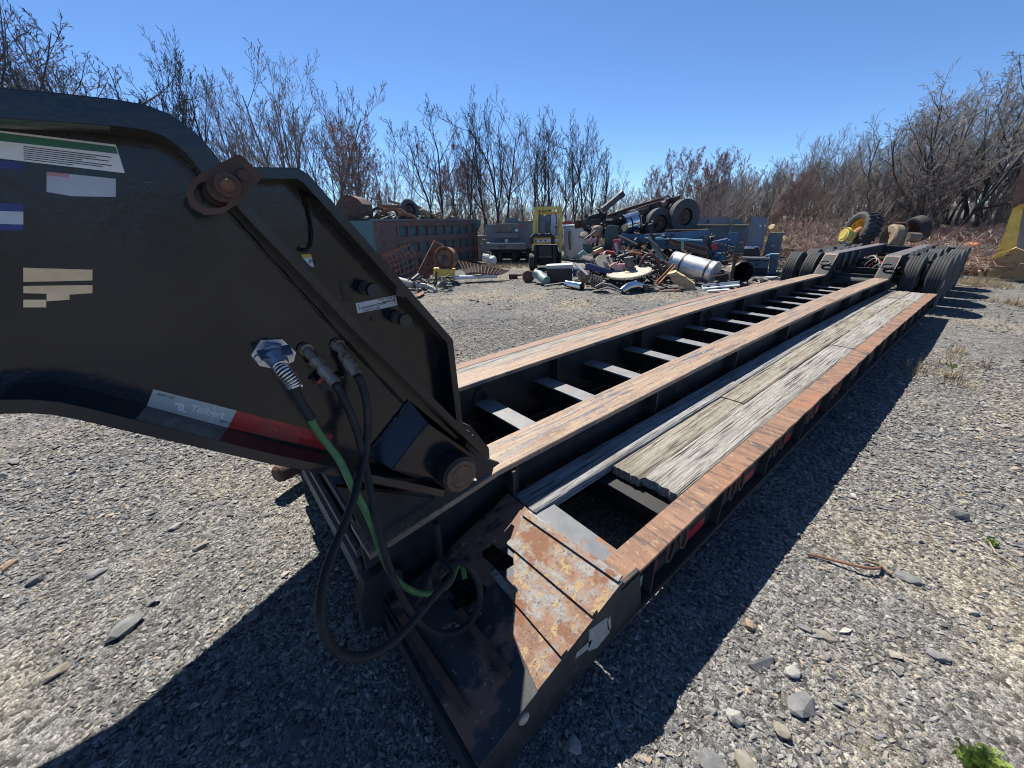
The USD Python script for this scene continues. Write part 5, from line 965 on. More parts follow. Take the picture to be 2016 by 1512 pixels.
one('blue_channel', 'dark blue steel channel lying beneath the cream disc', 'channel', cat(slab([(1152, 521), (1158, 519), (1204, 532), (1204, 540), (1152, 530)], 10.9, 0.04), slab([(1158, 519), (1204, 531), (1206, 533), (1204, 533)], 10.95, 0.3)), 'navy_paint')
one('pink_tin', 'pink crushed tin box in the middle of the scrap heap', 'box', slab([(1200, 524), (1211, 517), (1217, 523), (1212, 533)], 10.9, 0.2), 'pink_paint'); one('pink_tin', 'pale pink sheet metal box right of the crushed pink tin', 'box', slab([(1212, 525), (1217, 520), (1231, 520), (1229, 533), (1210, 533)], 10.85, 0.25), 'pink_paint')
T = Thing('electric_motor', 'dark upright motor cylinder with a geared base in the scrap heap', 'motor', at(1240, 535, 10.9))
m0, m1 = at(1240, 533, 10.8), at(1238, 508, 10.8); T.w('motor_body', cyl(m0, m1, 0.115, 20), 'iron_grey'); T.w('motor_cap', cyl(m1, m1 + (m1 - m0) * .08, 0.125, 20), 'iron_grey')
T.w('ring_gear', cat(cyl(m0, m0 + (m1 - m0) * .22, 0.15, 24), *[bar(m0 + (m1 - m0) * .11 + (RV * math.cos(t) + _h * math.sin(t)) * .145, m0 + (m1 - m0) * .11 + (RV * math.cos(t) + _h * math.sin(t)) * .165, .02, .07) for t in np.linspace(0, 2 * np.pi, 25)[:-1]]), 'brown_steel')
one('gear_wheel', 'large flat cream gear wheel lying tilted under the motor', 'gear wheel', oriented(cat(lathe([(0, .04), (.1, .04), (.12, .02), (.52, .02), (.54, .04), (.56, .04), (.56, -.02), (0, -.02)], 44), *[moved(bx(.555, .585, -.015, .015, -.015, .03), rz=t) for t in np.linspace(0, 2 * np.pi, 61)[:-1]]), at(1238, 537, 10.6), ZV * 1.0 - _h * 0.12 - RV * 0.16), 'cream')
one('rusty_hoop', 'big rusty flat hoop standing in the right of the scrap heap', 'hoop', tube(arc(1279, 545, 22, 44, -25, 205, 10.9, 26), 0.045, 8), 'rust_dark')
one('angle_iron', 'orange rusty angle iron leaning up in front of the aluminium tank', 'angle iron', cat(bar(at(1294, 558, 10.3), at(1327, 523, 10.9), 0.11, 0.02), bar(at(1293, 557, 10.33), at(1326, 522, 10.93), 0.02, 0.10)), 'rust_orange')
one('rusty_beam', 'dark red steel beam behind the rusty hoop', 'beam', bar(at(1296, 514, 11.6), at(1330, 528, 11.4), 0.08, 0.12), 'rust')
one('log_slab', 'broken pale wood slab lying at the right foot of the scrap heap', 'wood slab', rough_up(sub(slab([(1315, 540), (1330, 535), (1347, 545), (1368, 560), (1369, 570), (1355, 573), (1340, 566), (1325, 556)], 10.2, 0.35), 2), 0.03, 5, 3), 'yellow_wood')
one('spring_pulley', 'stack of grey grooved pulley discs at the left foot of the scrap heap', 'pulley', cat(*[oriented(lathe([(.06, -.02), (.15, -.02), (.17, 0), (.15, .02), (.06, .02)], 24), at(1168 + 4.5 * k, 553 + 1.6 * k, 10.3 - .03 * k), RV * 0.8 - _h * 0.6) for k in range(5)], cyl(at(1166, 551, 10.35), at(1190, 560, 10.1), 0.10, 14)), 'brown_steel')
one('iron_fitting', 'cluster of grey pipe flanges beside the grooved pulley', 'pipe fitting', cat(*[cyl(at(1136 + 3 * k, 538 + 6 * (k % 3), 10.8), at(1150 + 3 * k, 540 + 6 * (k % 3), 10.8), 0.07 + .02 * (k % 2), 12) for k in range(5)]), 'brown_steel')
one('pale_strip', 'long pale metal strip leaning at the left of the scrap heap', 'strip', bar(at(1132, 518, 11.0), at(1157, 541, 10.6), 0.09, 0.02), 'galvanised')
one('chrome_elbow', 'shiny chrome exhaust elbow lying at the front of the scrap heap', 'exhaust elbow', tube([at(1224, 574, 9.75), at(1235, 565, 9.8), at(1250, 560.5, 9.9), at(1262, 564, 10.0), at(1268, 570, 10.1)], [0.09, 0.10, 0.10, 0.10, 0.09], 18), 'chrome', smooth=40)
one('chrome_pipe_end', 'slant cut shiny pipe end lying below the black metal box', 'pipe', cat(cyl(at(1114, 558, 10.9), at(1146, 564, 10.5), 0.085, 18, 0.115, cap=False)), 'chrome', smooth=40)
one('flat_blade', 'thin dark flat blade on the gravel under the black metal box', 'blade', bar(at(1072, 562, 10.8), at(1112, 556, 11.0), 0.10, 0.015), 'iron_grey')
one('square_tube', 'short square steel tube standing at the front of the scrap heap', 'tube', bar(at(1271, 573, 9.95), at(1271, 560, 9.95), 0.12, 0.10), 'iron_grey')
one('curved_cable', 'loop of pale armoured cable at the foot of the scrap heap', 'cable', tube([at(1172, 566, 10.0), at(1185, 559, 10.0), at(1203, 562, 9.9), at(1217, 570, 9.8), at(1224, 575, 9.75)], 0.04, 8), 'brown_steel'); one('curved_cable', 'second pale cable curve lying in front of the armoured cable', 'cable', tube([at(1178, 571, 9.85), at(1195, 566, 9.85), at(1212, 570, 9.8), at(1224, 577, 9.7)], 0.022, 7), 'peeled_white')
T = Thing('axle_shaft', 'rusty axle shaft with a flange lying on the gravel in front of the scrap heap', 'axle shaft', onz(1320, 578))
T.w('shaft', cyl(at(1299, 575, 9.9), at(1336, 574, 9.9), 0.045, 14, 0.06), 'rust'); T.w('flange', cyl(at(1336, 573.5, 9.9), at(1342, 573.5, 9.9), 0.115, 16), 'rust_dark')
one('hub_knuckle', 'small pale steering knuckle behind the axle shaft', 'knuckle', rough_up(sub(cyl(at(1283, 571, 10), at(1296, 573, 9.95), 0.07, 10), 1), 0.02, 9), 'brown_steel')
T = Thing('metal_cabinet', 'black metal box with a speckled grey lid at the left of the scrap heap', 'metal box', onz(1100, 558))
dd = fwd(1100, 558); T.w('box_body', slab([(1076.5, 529), (1127, 528.5), (1126.5, 556), (1077, 559)], dd, 0.55), 'black_steel'); T.w('box_lid', slab([(1075, 524), (1128, 521), (1128, 528.3), (1075, 528.8)], dd - .02, 0.6), 'galvanised')
T.w('lid_top', (lambda A_: (np.array(A_), np.array([[0, 1, 2], [0, 2, 3]])))([at(1075, 523.7, dd - .02), at(1128, 520.7, dd - .02), at(1127, 519, dd + .62), at(1076, 521, dd + .62)]), 'galvanised')
one('duct_elbow', 'pale grey duct elbow between the brake drum and the black box', 'duct', tube([at(1053, 539, 11.9), at(1062, 541, 11.8), at(1068, 548, 11.6), at(1076, 553, 11.4)], 0.13, 14), 'mint_paint', smooth=40)
one('brake_drum', 'round rusty brake drum on the gravel in front of the forklift', 'brake drum', disc_stack(at(1039, 545, 12.1), -_h * .9 - RV * .3, [(0, .02), (.05, .03), (.06, 0), (.13, 0), (.17, -.02), (.19, -.05), (.17, -.18), (0, -.18)], 24), 'rust_dark')
one('blue_crate', 'dark blue box behind the black metal box', 'box', slab(rectpx(1128, 530, 1141, 545), 11.6, 0.4), 'navy_paint')
# aluminium tank
T = Thing('aluminium_tank', 'large dented aluminium cylinder tank lying tilted right of the scrap heap', 'tank', onz(1380, 545))
t0, t1 = at(1326, 516, 11.6), at(1407, 538, 10.7)
T.w('tank_shell', rough_up(sub(cyl(t0, t1, 0.30, 36), 2), 0.006, 2.5, 3), 'aluminium', smooth=35)
for t in (0.27, 0.86): p = t0 + (t1 - t0) * t; T.w('tank_band', cyl(p - (t1 - t0) * .022, p + (t1 - t0) * .022, 0.306, 36, cap=False), 'iron_grey')
T.w('tank_rim', cyl(t0 - (t1 - t0) * .01, t0 + (t1 - t0) * .012, 0.312, 36), 'galvanised'); T.w('tank_rim', cyl(t1 - (t1 - t0) * .012, t1 + (t1 - t0) * .01, 0.312, 36), 'galvanised')
T = Thing('steel_drum', 'open rusty faceted steel drum lying on its side behind the black post', 'drum', onz(1460, 556))
q0, q1 = at(1437, 533, 11.6), at(1463, 536, 10.6)
T.w('drum_shell', cat(cyl(q0, q1, 0.16, 10, 0.27, cap=False), cyl(q0, q0 + (q1 - q0) * .02, 0.16, 10)), 'brown_steel'); T.w('drum_inside', cyl(q0 + (q1 - q0) * .1, q1, 0.15, 10, 0.255, cap=False), 'ink')
one('old_hub', 'round dark hub lying under the aluminium tank by the black post', 'hub', disc_stack(at(1424, 549, 10.6), -_h * .95 - RV * .2, [(0, .03), (.05, .03), (.06, 0), (.11, 0), (.15, -.03), (.165, -.06), (.165, -.15), (0, -.15)], 22), 'rust_dark')
one('marker_post', 'thin black steel post standing on the gravel by the trailer', 'post', cat(bar(onz(1436, 567), np.r_[onz(1436, 567)[:2], 0.86], 0.06, 0.06, up=(1, 0, 0)), bx(*(lambda p: (p[0] - .1, p[0] + .1, p[1] - .1, p[1] + .1, 0.0, .015))(onz(1436, 567)))), 'black_steel')
one('white_sheet', 'long pale folded panel on the gravel beside the black post', 'panel', (lambda P: cat(bar(P[0], P[1], 0.30, 0.03, up=(0, -.3, 1)), bar(P[0] + [0, 0, .05], P[1] + [0, 0, .05], 0.03, 0.05)))([at(1382, 566, 10.3), at(1455, 559, 10.0)]), 'label_grey')
one('white_sheet', 'narrow white panel lying nearest the trailer on the gravel', 'panel', bar(at(1393, 573, 9.75), at(1436, 570, 9.7), 0.14, 0.03), 'white_paint')
one('white_bucket', 'white plastic bucket lying against the trailer tyre', 'bucket', cyl(at(1506, 551, 10.9), at(1531, 551, 10.9), 0.10, 18), 'white_plastic')
one('long_cable', 'thin grey cable sagging across the front of the aluminium tank', 'cable', tube(smooth_path([at(1258, 541, 10.3), at(1310, 543, 10.2), at(1370, 546, 10.2), at(1410, 543, 10.2), at(1436, 537, 10.3)], 6), 0.012, 6), 'brown_steel')
one('mint_sheet', 'mint green bent metal sheet sloping down behind the rusty hoop', 'sheet', slab([(1275, 466), (1282, 467), (1292, 488), (1315, 518), (1312, 525), (1296, 508), (1284, 487)], 12.0, 0.05), 'mint_paint')
one('mint_post', 'short mint green post standing behind the aluminium tank', 'post', slab(rectpx(1341, 472, 1346.5, 494), 11.9, 0.08), 'mint_paint')
one('cable_bundle', 'bundle of black and white hoses draped beside the mint green sheet', 'hose bundle', cat(*[tube(smooth_path([at(1268 + 2 * k, 468 + k, 12.1), at(1280 + 3 * k, 474 + 2 * k, 12.0), at(1296 + 2 * k, 490 + 2 * k, 11.9), at(1308 + 3 * k, 503 + 2 * k, 11.9)], 4), 0.025, 5) for k in range(4)]), 'iron_grey')
one('brown_trough', 'long rusty trough sloping behind the aluminium tank', 'trough', cat(bar(at(1318, 473, 12.6), at(1394, 492, 12.2), 0.05, 0.10), bar(at(1316, 480, 12.2), at(1390, 500, 11.8), 0.05, 0.10), bar(at(1317, 480, 12.4), at(1392, 499, 12.0), 0.35, 0.02)), 'rust_dark')
one('leaning_pipe', 'thin pale pipe leaning down from the dark green casing', 'pipe', cyl(at(1218, 464, 12.2), at(1255, 482, 11.9), 0.03, 8), 'brown_steel')
one('copper_tubing', 'curled orange copper tubing on top of the scrap heap', 'tubing', cat(tube(arc(1253, 497, 10, 5, 0, 330, 11.4, 18), 0.022, 6), tube([at(1229, 500, 11.3), at(1245, 498, 11.3), at(1262, 502, 11.3)], 0.06, 7)), 'rust_orange')
one('brass_fitting', 'pale curved fitting left of the copper tubing', 'fitting', tube([at(1226, 504, 11.3), at(1230, 497, 11.3), at(1236, 494, 11.3)], 0.05, 8), 'pale_rust')
one('dark_rod', 'thin dark rod leaning at the left edge of the scrap heap', 'rod', cyl(at(1151, 471, 12.6), at(1176, 452, 12.8), 0.03, 8), 'iron_grey')
one('grey_bulb', 'rounded pale machine head left of the dark green casing', 'machine head', (lambda m: (m[0] + at(1176, 455, 12.9), m[1]))(rough_up(trimesh.creation.icosphere(2, 0.17), 0.04, 5, 6)), 'pale_rust')
one('red_tangle', 'small red tangle of machine parts above the dark green trough', 'machine part', cat(*[tube([at(1160 + 3 * k, 475 + (k % 2) * 3, 12.7), at(1166 + 3 * k, 468 + (k % 3) * 2, 12.7)], 0.05, 6) for k in range(4)]), 'pink_paint')
# blue and grey machinery
T = Thing('blue_press_bed', 'long blue steel machine bed lying under the truck chassis wheels', 'machine bed', at(1330, 500, 13.4))
T.w('upper_beam', slab([(1222, 459), (1260, 462), (1396, 453), (1396, 473), (1300, 474), (1222, 484)], 13.6, 0.5), 'blue_paint'); T.w('top_plate', slab([(1310, 453), (1395, 451.5), (1395, 455), (1310, 456.5)], 13.4, 0.8), 'rust_dark')
T.w('pale_edge', slab([(1270, 467), (1384, 472), (1384, 475), (1270, 470)], 13.0, 0.2), 'blue_pale'); T.w('lower_beam', slab([(1270, 470.4), (1385, 475.4), (1386, 490), (1300, 490)], 13.05, 0.15), 'blue_paint'); T.w('end_post', slab([(1385, 463), (1392, 465), (1392, 480), (1398, 495), (1388, 495), (1385, 480)], 12.9, 0.25), 'iron_grey')
T = Thing('blue_press', 'blue hydraulic machine with a perforated upright plate and dangling hoses', 'machine', at(1440, 505, 13.2))
T.w('upright_plate', slab([(1433, 459), (1453, 458), (1450, 496), (1430, 498)], 13.0, 0.12), 'blue_paint'); T.w('machine_body', rough_up(sub(slab([(1395, 478), (1432, 470), (1430, 510), (1405, 512), (1392, 500)], 13.1, 0.6), 1), 0.02, 6), 'blue_paint'); T.w('red_guard', slab([(1399, 482), (1409, 478), (1414, 490), (1404, 494)], 12.8, 0.1), 'red_paint', 'bright red guard plate')
T.w('valve_body', cat(cyl(at(1420, 497, 12.9), at(1420, 512, 12.9), 0.14, 14), cyl(at(1404, 502, 12.9), at(1418, 502, 12.9), 0.08, 12)), 'blue_paint'); T.w('gauge_frame', slab([(1455, 478), (1464, 476), (1463, 488), (1454, 491)], 12.9, 0.05), 'pale_rust')
for k in range(4): T.w('label_plate', slab(rectpx(1434 + 13 * (k % 2), 471 + 14 * (k // 2), 1438 + 13 * (k % 2), 473.4 + 14 * (k // 2)), 12.98, 0.015), 'white_paint')
for k in range(5): T.w('hose', tube(smooth_path([at(1412 + 7 * k, 478 + 2 * k, 12.8), at(1417 + 8 * k, 490, 12.7), at(1424 + 7 * k, 499, 12.7), at(1436 + 6 * k, 490 - 3 * k, 12.8)], 4), 0.022, 5), 'iron_grey')
T = Thing('steel_housing', 'large open grey blue steel box housing behind the blue machines', 'steel housing', at(1430, 470, 14.6))
T.w('back_wall', slab([(1367, 436), (1377, 428), (1438, 427), (1438, 441), (1367, 442)], 14.8, 0.06), 'grey_blue'); T.w('shelf', slab(rectpx(1364, 442.3, 1476, 445), 14.4, 0.5), 'pale_rust'); T.w('lower_wall', slab([(1366, 445.3), (1476, 445.3), (1474, 500), (1366, 500)], 14.5, 0.06), 'grey_blue')
T.w('side_column', slab(rectpx(1435, 427, 1441, 460), 14.3, 0.3), 'grey_blue'); T.w('open_lid', slab(rectpx(1442, 431, 1464, 442), 15.0, 0.06), 'grey_paint')
for x, y in ((1394, 436), (1424, 436), (1371, 433)): T.w('hole', cyl(at(x, y, 14.78), at(x, y, 14.8), 0.045, 12), 'ink')
T = Thing('steel_sheet', 'tall leaning grey steel cabinet side with a yellow warning label', 'steel panel', at(1490, 490, 13.2))
T.w('panel_face', slab([(1480, 426), (1505, 427), (1496, 487), (1468, 487)], 13.3, 0.06), 'grey_blue'); T.w('panel_side', slab([(1505.3, 428), (1512, 432), (1500, 494), (1495, 487)], 13.25, 0.5), 'grey_blue'); T.w('panel_edge', slab([(1477, 425), (1480.5, 426), (1469, 486), (1466.5, 486)], 13.2, 0.10), 'brown_steel')
wl = T.w('warning_label', slab([(1484.5, 452.5), (1498, 453.5), (1496.5, 461), (1483, 460.5)], 13.285, 0.012), 'label_yellow', 'yellow warning label'); T.w('label_text', slab([(1486, 454), (1497, 455), (1496.8, 456.5), (1485.7, 455.6)], 13.275, 0.008), 'ink', parent=wl)
T.w('bracket', slab([(1466, 487), (1494, 487), (1497, 506), (1464, 506)], 13.0, 0.5), 'black_steel', 'dark pan below the panel'); T.w('white_edge', bar(at(1467, 487.5, 13.0), at(1493, 487.5, 13.0), .05, .06), 'white_paint')
for x, y in ((1497, 445), (1506, 445)): T.w('tag', slab(rectpx(x - 1.5, y - 2.5, x + 1.5, y + 2), 13.23, 0.01), 'white_paint')
T = Thing('control_cabinet', 'dark grey control cabinet leaning right of the tall grey panel', 'cabinet', at(1525, 508, 13.2))
T.w('cabinet_face', slab([(1514, 459), (1543, 458), (1533, 508), (1500, 508)], 13.3, 0.3), 'grey_paint')
for pts in ([(1525.5, 477), (1532, 477), (1531, 483), (1524.5, 483)], [(1519, 483), (1525, 483), (1524.6, 485), (1518.6, 485)], [(1529, 490), (1532, 490), (1531.8, 491.5), (1528.8, 491.5)]): T.w('control_plate', slab(pts, 13.285, 0.013), 'label_grey')
T = Thing('blue_machine_base', 'blue steel machine base with two holes and a square end post', 'machine base', at(1510, 540, 12.5))
T.w('base_beam', slab([(1468, 514), (1514, 514), (1512, 528), (1470, 527)], 12.6, 0.5), 'blue_paint'); T.w('top_rail', slab(rectpx(1460, 507, 1516, 510), 12.5, 0.4), 'grey_blue'); T.w('end_post', slab([(1517, 501), (1534, 501), (1527, 540), (1512, 539)], 12.5, 0.35), 'blue_paint'); T.w('post_cap', slab([(1507, 503.5), (1516.5, 500), (1534, 499.8), (1534, 501), (1517, 501.3), (1516, 505)], 12.48, 0.38), 'blue_pale')
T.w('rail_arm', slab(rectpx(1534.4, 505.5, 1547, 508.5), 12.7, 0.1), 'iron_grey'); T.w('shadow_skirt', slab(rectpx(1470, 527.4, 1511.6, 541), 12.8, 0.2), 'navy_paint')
for x in (1490, 1503): T.w('hole', cyl(at(x, 520.5, 12.58), at(x, 520.5, 12.6), 0.05, 14), 'ink')
for k, (x, y, x2, y2, lab) in enumerate(((1519, 446, 1529, 459, 'pale split log standing behind the grey cabinet'), (1505, 470, 1512, 476, 'pale cut log showing left of the grey cabinet'), (1541, 470, 1552, 476, 'pale cut log lying right of the grey cabinet'))):
    one('cut_log', lab, 'log', rough_up(sub(cyl(at(x, y, 14.6), at(x2, y2, 14.8), 0.10, 9), 2), 0.02, 6, k), 'yellow_wood')

# loader axle parts behind the trailer, excavator bucket on the right
T = Thing('loader_axle', 'yellow hub with a big lugged tyre lying on the brush behind the trailer', 'loader axle', at(1680, 490, 12.6))
d = 12.4; lh_, lr_ = view(1690); hd = -lh_ * 0.55 - lr_ * 0.80 + ZV * 0.22
hc = at(1663, 462, d); T.w('hub_flange', oriented(cat(lathe([(0, .05), (.13, .05), (.14, .03), (.20, .03), (.215, 0), (.215, -.05), (.16, -.06), (.16, -.22), (0, -.22)], 28), *[moved(cyl((.19, 0, .03), (.19, 0, .05), .014, 6), rz=t) for t in np.linspace(0, 2 * np.pi, 17)[:-1]]), hc, hd), 'yellow_paint', smooth=30)
tc = at(1694, 453, d + .25); T.w('axle_tube', cyl(hc - hd / np.linalg.norm(hd) * .2, tc, 0.11, 14), 'rust_orange'); w_ = T.w('rim', oriented(lathe([(.30, .13), (.33, .13), (.31, .05), (.28, -.05), (.15, -.06), (.12, -.06)], 32), tc, hd), 'yellow_worn', smooth=30)
T.w('big_tyre', oriented(tyre_mesh(.52, .42, .31, 0), tc, hd), 'tyre_grey', smooth=25, parent=w_)
for t in np.linspace(0, 2 * np.pi, 25)[:-1]: T.w('tread_lug', oriented(moved(cat(bar((.525, -.03, .20), (.525, .05, .02), .05, .06, up=(1, 0, 0)), bar((.525, .02, -.20), (.525, .09, -.02), .05, .06, up=(1, 0, 0))), rz=t), tc, hd), 'tyre', parent=w_)
one('hub_stand', 'pale yellow and white broken stand under the yellow hub', 'stand', cat(bar(at(1661, 480, 12.4), at(1661, 496, 12.4), .12, .12), bar(at(1655, 490, 12.4), at(1675, 490, 12.4), .1, .08), tube(arc(1666, 481, 4, 6, 120, 260, 12.3, 8), .05, 6)), 'peeled_white')
T = Thing('axle_housing', 'upright rusty axle housing with a round face and side stub, behind the trailer', 'axle housing', at(1765, 490, 11.9))
d = 11.9; fc = at(1749, 466, d); lh_, lr_ = view(1760); fd = -lh_ * .50 - lr_ * .85 + ZV * .12; back = -fd / np.linalg.norm(fd)
T.w('housing', slab([(1764, 446), (1790, 448), (1785, 462), (1775, 496), (1752, 495), (1745, 480), (1750, 455)], d, 0.35), 'pale_rust'); T.w('round_face', oriented(lathe([(.12, .02), (.20, .03), (.29, .03), (.34, 0), (.34, -.18), (0, -.18)], 30), fc, fd), 'pale_rust', smooth=30); T.w('bore', oriented(lathe([(0, .0), (.185, .0), (.19, .025)], 24), fc, fd), 'rust_orange')
T.w('top_flange', slab([(1762, 438), (1786, 438), (1789, 446), (1762, 445)], d, 0.3), 'rust_orange'); T.w('side_stub', cyl(at(1784, 466, d + .3), at(1808, 467, d + .35), .125, 18), 'brown_steel'); T.w('top_slot', slab(rectpx(1764.5, 440, 1784, 444), d - .01, .012), 'ink')
T = Thing('spare_tyre', 'dark muddy tyre lying in the brush behind the axle housing', 'tyre', at(1808, 450, 14)); wheel_at(T, at(1806, 451, 14), lh_ * .55 + lr_ * .75 + ZV * .3, 0.42, 0.3, 0.24, 'tyre', 'rust_dark', 3)
d = fwd(1980, 552)
T = Thing('excavator_bucket', 'weathered yellow excavator arm and bucket at the right edge of the yard', 'excavator bucket', onz(1980, 552))
T.w('bucket_side', slab([(1951, 509), (1966, 500), (1990, 492), (2000, 488), (2045, 505), (2060, 540), (2030, 553), (1998, 553), (1942, 548), (1945, 530)], d, 0.9), 'tan_worn'); T.w('arm_edge', slab([(1994, 410), (2017, 400), (2000, 486), (1972, 500), (1963, 499)], d + .1, 0.25), 'yellow_worn'); T.w('arm_face', slab([(2018, 400), (2080, 390), (2080, 500), (2045, 503), (2001, 486)], d + .12, 0.2), 'grey_blue')
T.w('arm_head', slab([(1992, 402), (2003, 352), (2016, 322), (2090, 310), (2090, 385), (2016, 398), (1995, 409)], d, 0.45), 'rust'); T.w('cutting_edge', bar(at(1943, 549, d - .05), at(2000, 554, d - .05), .3, .05), 'brown_steel'); T.w('cheek_plate', slab([(1951, 509), (1963, 499.5), (1990, 491), (1984, 500), (1960, 510)], d - .06, .05), 'yellow_worn')
one('rusty_girder', 'brown steel girder lying in the brush beside the excavator bucket', 'girder', bar(at(1900, 519, fwd(1930, 540)), at(1962, 521, fwd(1930, 540)), .2, .30), 'rust_dark')
one('grey_board', 'wide grey board on the ground left of the excavator bucket', 'board', bar(at(1894, 545, 11.2), at(1962, 552, 10.9), .35, .05), 'galvanised'); one('grey_board', 'second grey board behind the wide board by the bucket', 'board', bar(at(1898, 540, 11.6), at(1925, 539, 11.9), .25, .05), 'old_wood_grey')
one('broken_stake', 'short pale broken stake standing beside the excavator bucket', 'stake', bar(at(1936, 547, 11.0), at(1928, 533, 11.0), .07, .05), 'yellow_wood'); one('thin_branch', 'long pale branch lying on the gravel under the bucket', 'branch', tube([at(1955, 556, 10.7), at(1985, 555, 10.7), at(2012, 553, 10.8)], .025, 6), 'pale_rust')
one('orange_bag', 'small orange plastic scrap in the brush near the bucket', 'plastic scrap', rough_up(trimesh.creation.icosphere(2, .2), .09, 5, 8) and (lambda m: (m[0] * [1.8, 1, .7] + at(1918, 484, 14.2), m[1]))(rough_up(trimesh.creation.icosphere(2, .2), .09, 5, 8)), 'orange_bag')

# loose rocks one can pick out
ROCKS = [(245, 1236, .17, .09, .05, -.5, 'rock_grey', 'largest flat grey slate rock on the lit gravel at lower left'), (18, 1112, .10, .06, .05, .4, 'rock_brown', 'brown rock at the left edge of the picture'), (1888, 1014, .11, .08, .07, .3, 'rock_grey', 'pale blocky rock alone on the gravel at right'),
         (1792, 1138, .12, .07, .03, .9, 'rock_grey', 'flat grey rock beside the rusty wire'), (1578, 1388, .15, .08, .04, 1.9, 'rock_grey', 'long grey slate rock at lower right centre'), (1500, 1305, .15, .05, .025, 1.9, 'rock_dark', 'thin dark slate splinter above the long grey slate rock'),
         (1560, 1322, .08, .05, .03, 1.9, 'rock_white', 'small white slate beside the dark splinter'), (1624, 1250, .075, .05, .025, .5, 'rock_tan', 'small rectangular tan slate on the right gravel'), (1474, 1230, .06, .05, .04, .2, 'rock_brown', 'orange brown stone by the edge of the trailer shadow'),
         (1448, 1412, .07, .06, .05, .7, 'rock_white', 'white angular stone left of the long grey slate rock'), (1128, 1466, .07, .05, .05, 1.1, 'rock_white', 'white stone touching the front corner of the trailer'), (1540, 1440, .07, .06, .04, .9, 'rock_tan', 'tan stone at the lower edge under the long grey slate rock'),
         (500, 1210, .09, .055, .03, -.3, 'rock_grey', 'flat grey slate in the shade left of the hoses'), (575, 1450, .13, .07, .03, -.5, 'rock_dark', 'dark slate slab in the shade at the bottom'), (345, 1036, .09, .05, .03, -.6, 'rock_white', 'pale slate on the lit gravel under the gooseneck'),
         (190, 1127, .10, .06, .03, -.4, 'rock_grey', 'grey slate left of the tan rock group'), (70, 1140, .09, .06, .04, -.2, 'rock_grey', 'grey stone near the brown rock at the left'), (395, 1075, .10, .05, .03, -.7, 'rock_tan', 'tan slate in front of the gooseneck shadow'), (112, 1322, .09, .05, .03, -.5, 'rock_tan', 'tan slate at the left edge of the gooseneck shadow'),
         (1402, 1505, .11, .08, .05, .8, 'rock_grey', 'grey stone cut by the bottom edge of the picture'), (1470, 1508, .10, .08, .05, .3, 'rock_tan', 'tan stone at the bottom edge beside the grey one'), (1765, 752, .10, .07, .05, .1, 'rock_tan', 'lone rock in the trailer shadow near its rear'), (1845, 1290, .08, .05, .03, 1.0, 'rock_grey', 'grey slate near the right edge above the weed'),
         (430, 1370, .08, .05, .03, .2, 'rock_grey', 'pale grey slate in the shade at bottom left'), (1330, 1130, .10, .07, .03, .3, 'rock_dark', 'dark flat slate in the shade beside the trailer side'), (1565, 1050, .10, .06, .03, .6, 'rock_grey', 'grey slate in the shade near the shadow edge'), (690, 1215, .08, .05, .03, .2, 'rock_grey', 'grey flat stone in the shade under the hoses'), (1660, 885, .09, .06, .04, .3, 'rock_tan', 'tan stone just outside the trailer shadow')]
for k, (x, y, l, w, h, rz, look, lab) in enumerate(ROCKS):
    g = np.random.default_rng(700 + k); p = g.normal(size=(26, 3)); p /= np.linalg.norm(p, axis=1, keepdims=True); p *= g.uniform(.82, 1.08, (26, 1)); p[:, 2] = np.clip(p[:, 2], -.7, .62 + .1 * g.uniform(size=26))
    hull = trimesh.convex.convex_hull(p * [l / 2, w / 2, h * .62]); hull = rough_up(sub(hull, 2), h * .06, 22 / max(l * 10, .6), k)
    c = onz(x, y); c[2] = gz(c[0], c[1]) + h * .25
    one('rock', lab, 'rock', moved(hull, c, rz + YAW), look)
P = [onz(1590, 1092), onz(1640, 1105), onz(1690, 1122), onz(1735, 1118)]
for p, dz_ in zip(P, (.012, .02, .035, .02)): p[2] = gz(p[0], p[1]) + dz_
one('rusty_wire', 'curved rusty rod lying on the gravel at right', 'rod', tube(smooth_path(P, 6), .007, 7), 'rust')
P = [onz(1702, 1105), onz(1730, 1114), onz(1755, 1132)]
for p in P: p[2] = gz(p[0], p[1]) + .02
one('pale_twig', 'short pale twig beside the rusty rod', 'twig', tube(P, .008, 6), 'pale_rust')
P = [onz(1940, 1055), onz(1960, 1090), onz(2010, 1120)]
for p in P: p[2] = gz(p[0], p[1]) + .015
one('dry_stalk', 'thin dry stalk near the right edge', 'stalk', tube(P, .004, 5), 'dry_grass')
def weed(name, label, x, y, n, s, look='leaf_green', seed=1):
    g = np.random.default_rng(seed); c = onz(x, y); c[2] = gz(c[0], c[1]); vs, fs = [], []
    for _ in range(n):
        an, el, ln = g.uniform(0, 2 * np.pi), g.uniform(.35, 1.3), s * g.uniform(.4, 1)
        dr = np.array([math.cos(an) * math.cos(el), math.sin(an) * math.cos(el), math.sin(el)]); o = c + dr * ln * g.uniform(.2, .6); sd = np.cross(dr, g.normal(size=3)); sd /= np.linalg.norm(sd); wd = ln * .16
        k = len(vs); vs += [o, o + dr * ln * .25 + sd * wd, o + dr * ln * .6, o + dr * ln * .25 - sd * wd]; fs += [[k, k + 1, k + 2], [k, k + 2, k + 3]]
        for t in (.2, .45):
            k = len(vs); b_ = o + dr * ln * t
            for q_ in (1, -1): vs += [b_, b_ + sd * q_ * wd * 1.6 + dr * ln * .1, b_ + dr * ln * .16]
            fs += [[k, k + 1, k + 2], [k + 3, k + 5, k + 4]]
    one(name, label, 'weed', (np.array(vs), np.array(fs)), look)
weed('weed', 'bright green leafy weed at the bottom right corner', 1938, 1522, 380, .085, seed=4)
weed('weed', 'tiny green weed on the gravel near the pale blocky rock', 1952, 1068, 60, .04, seed=5)
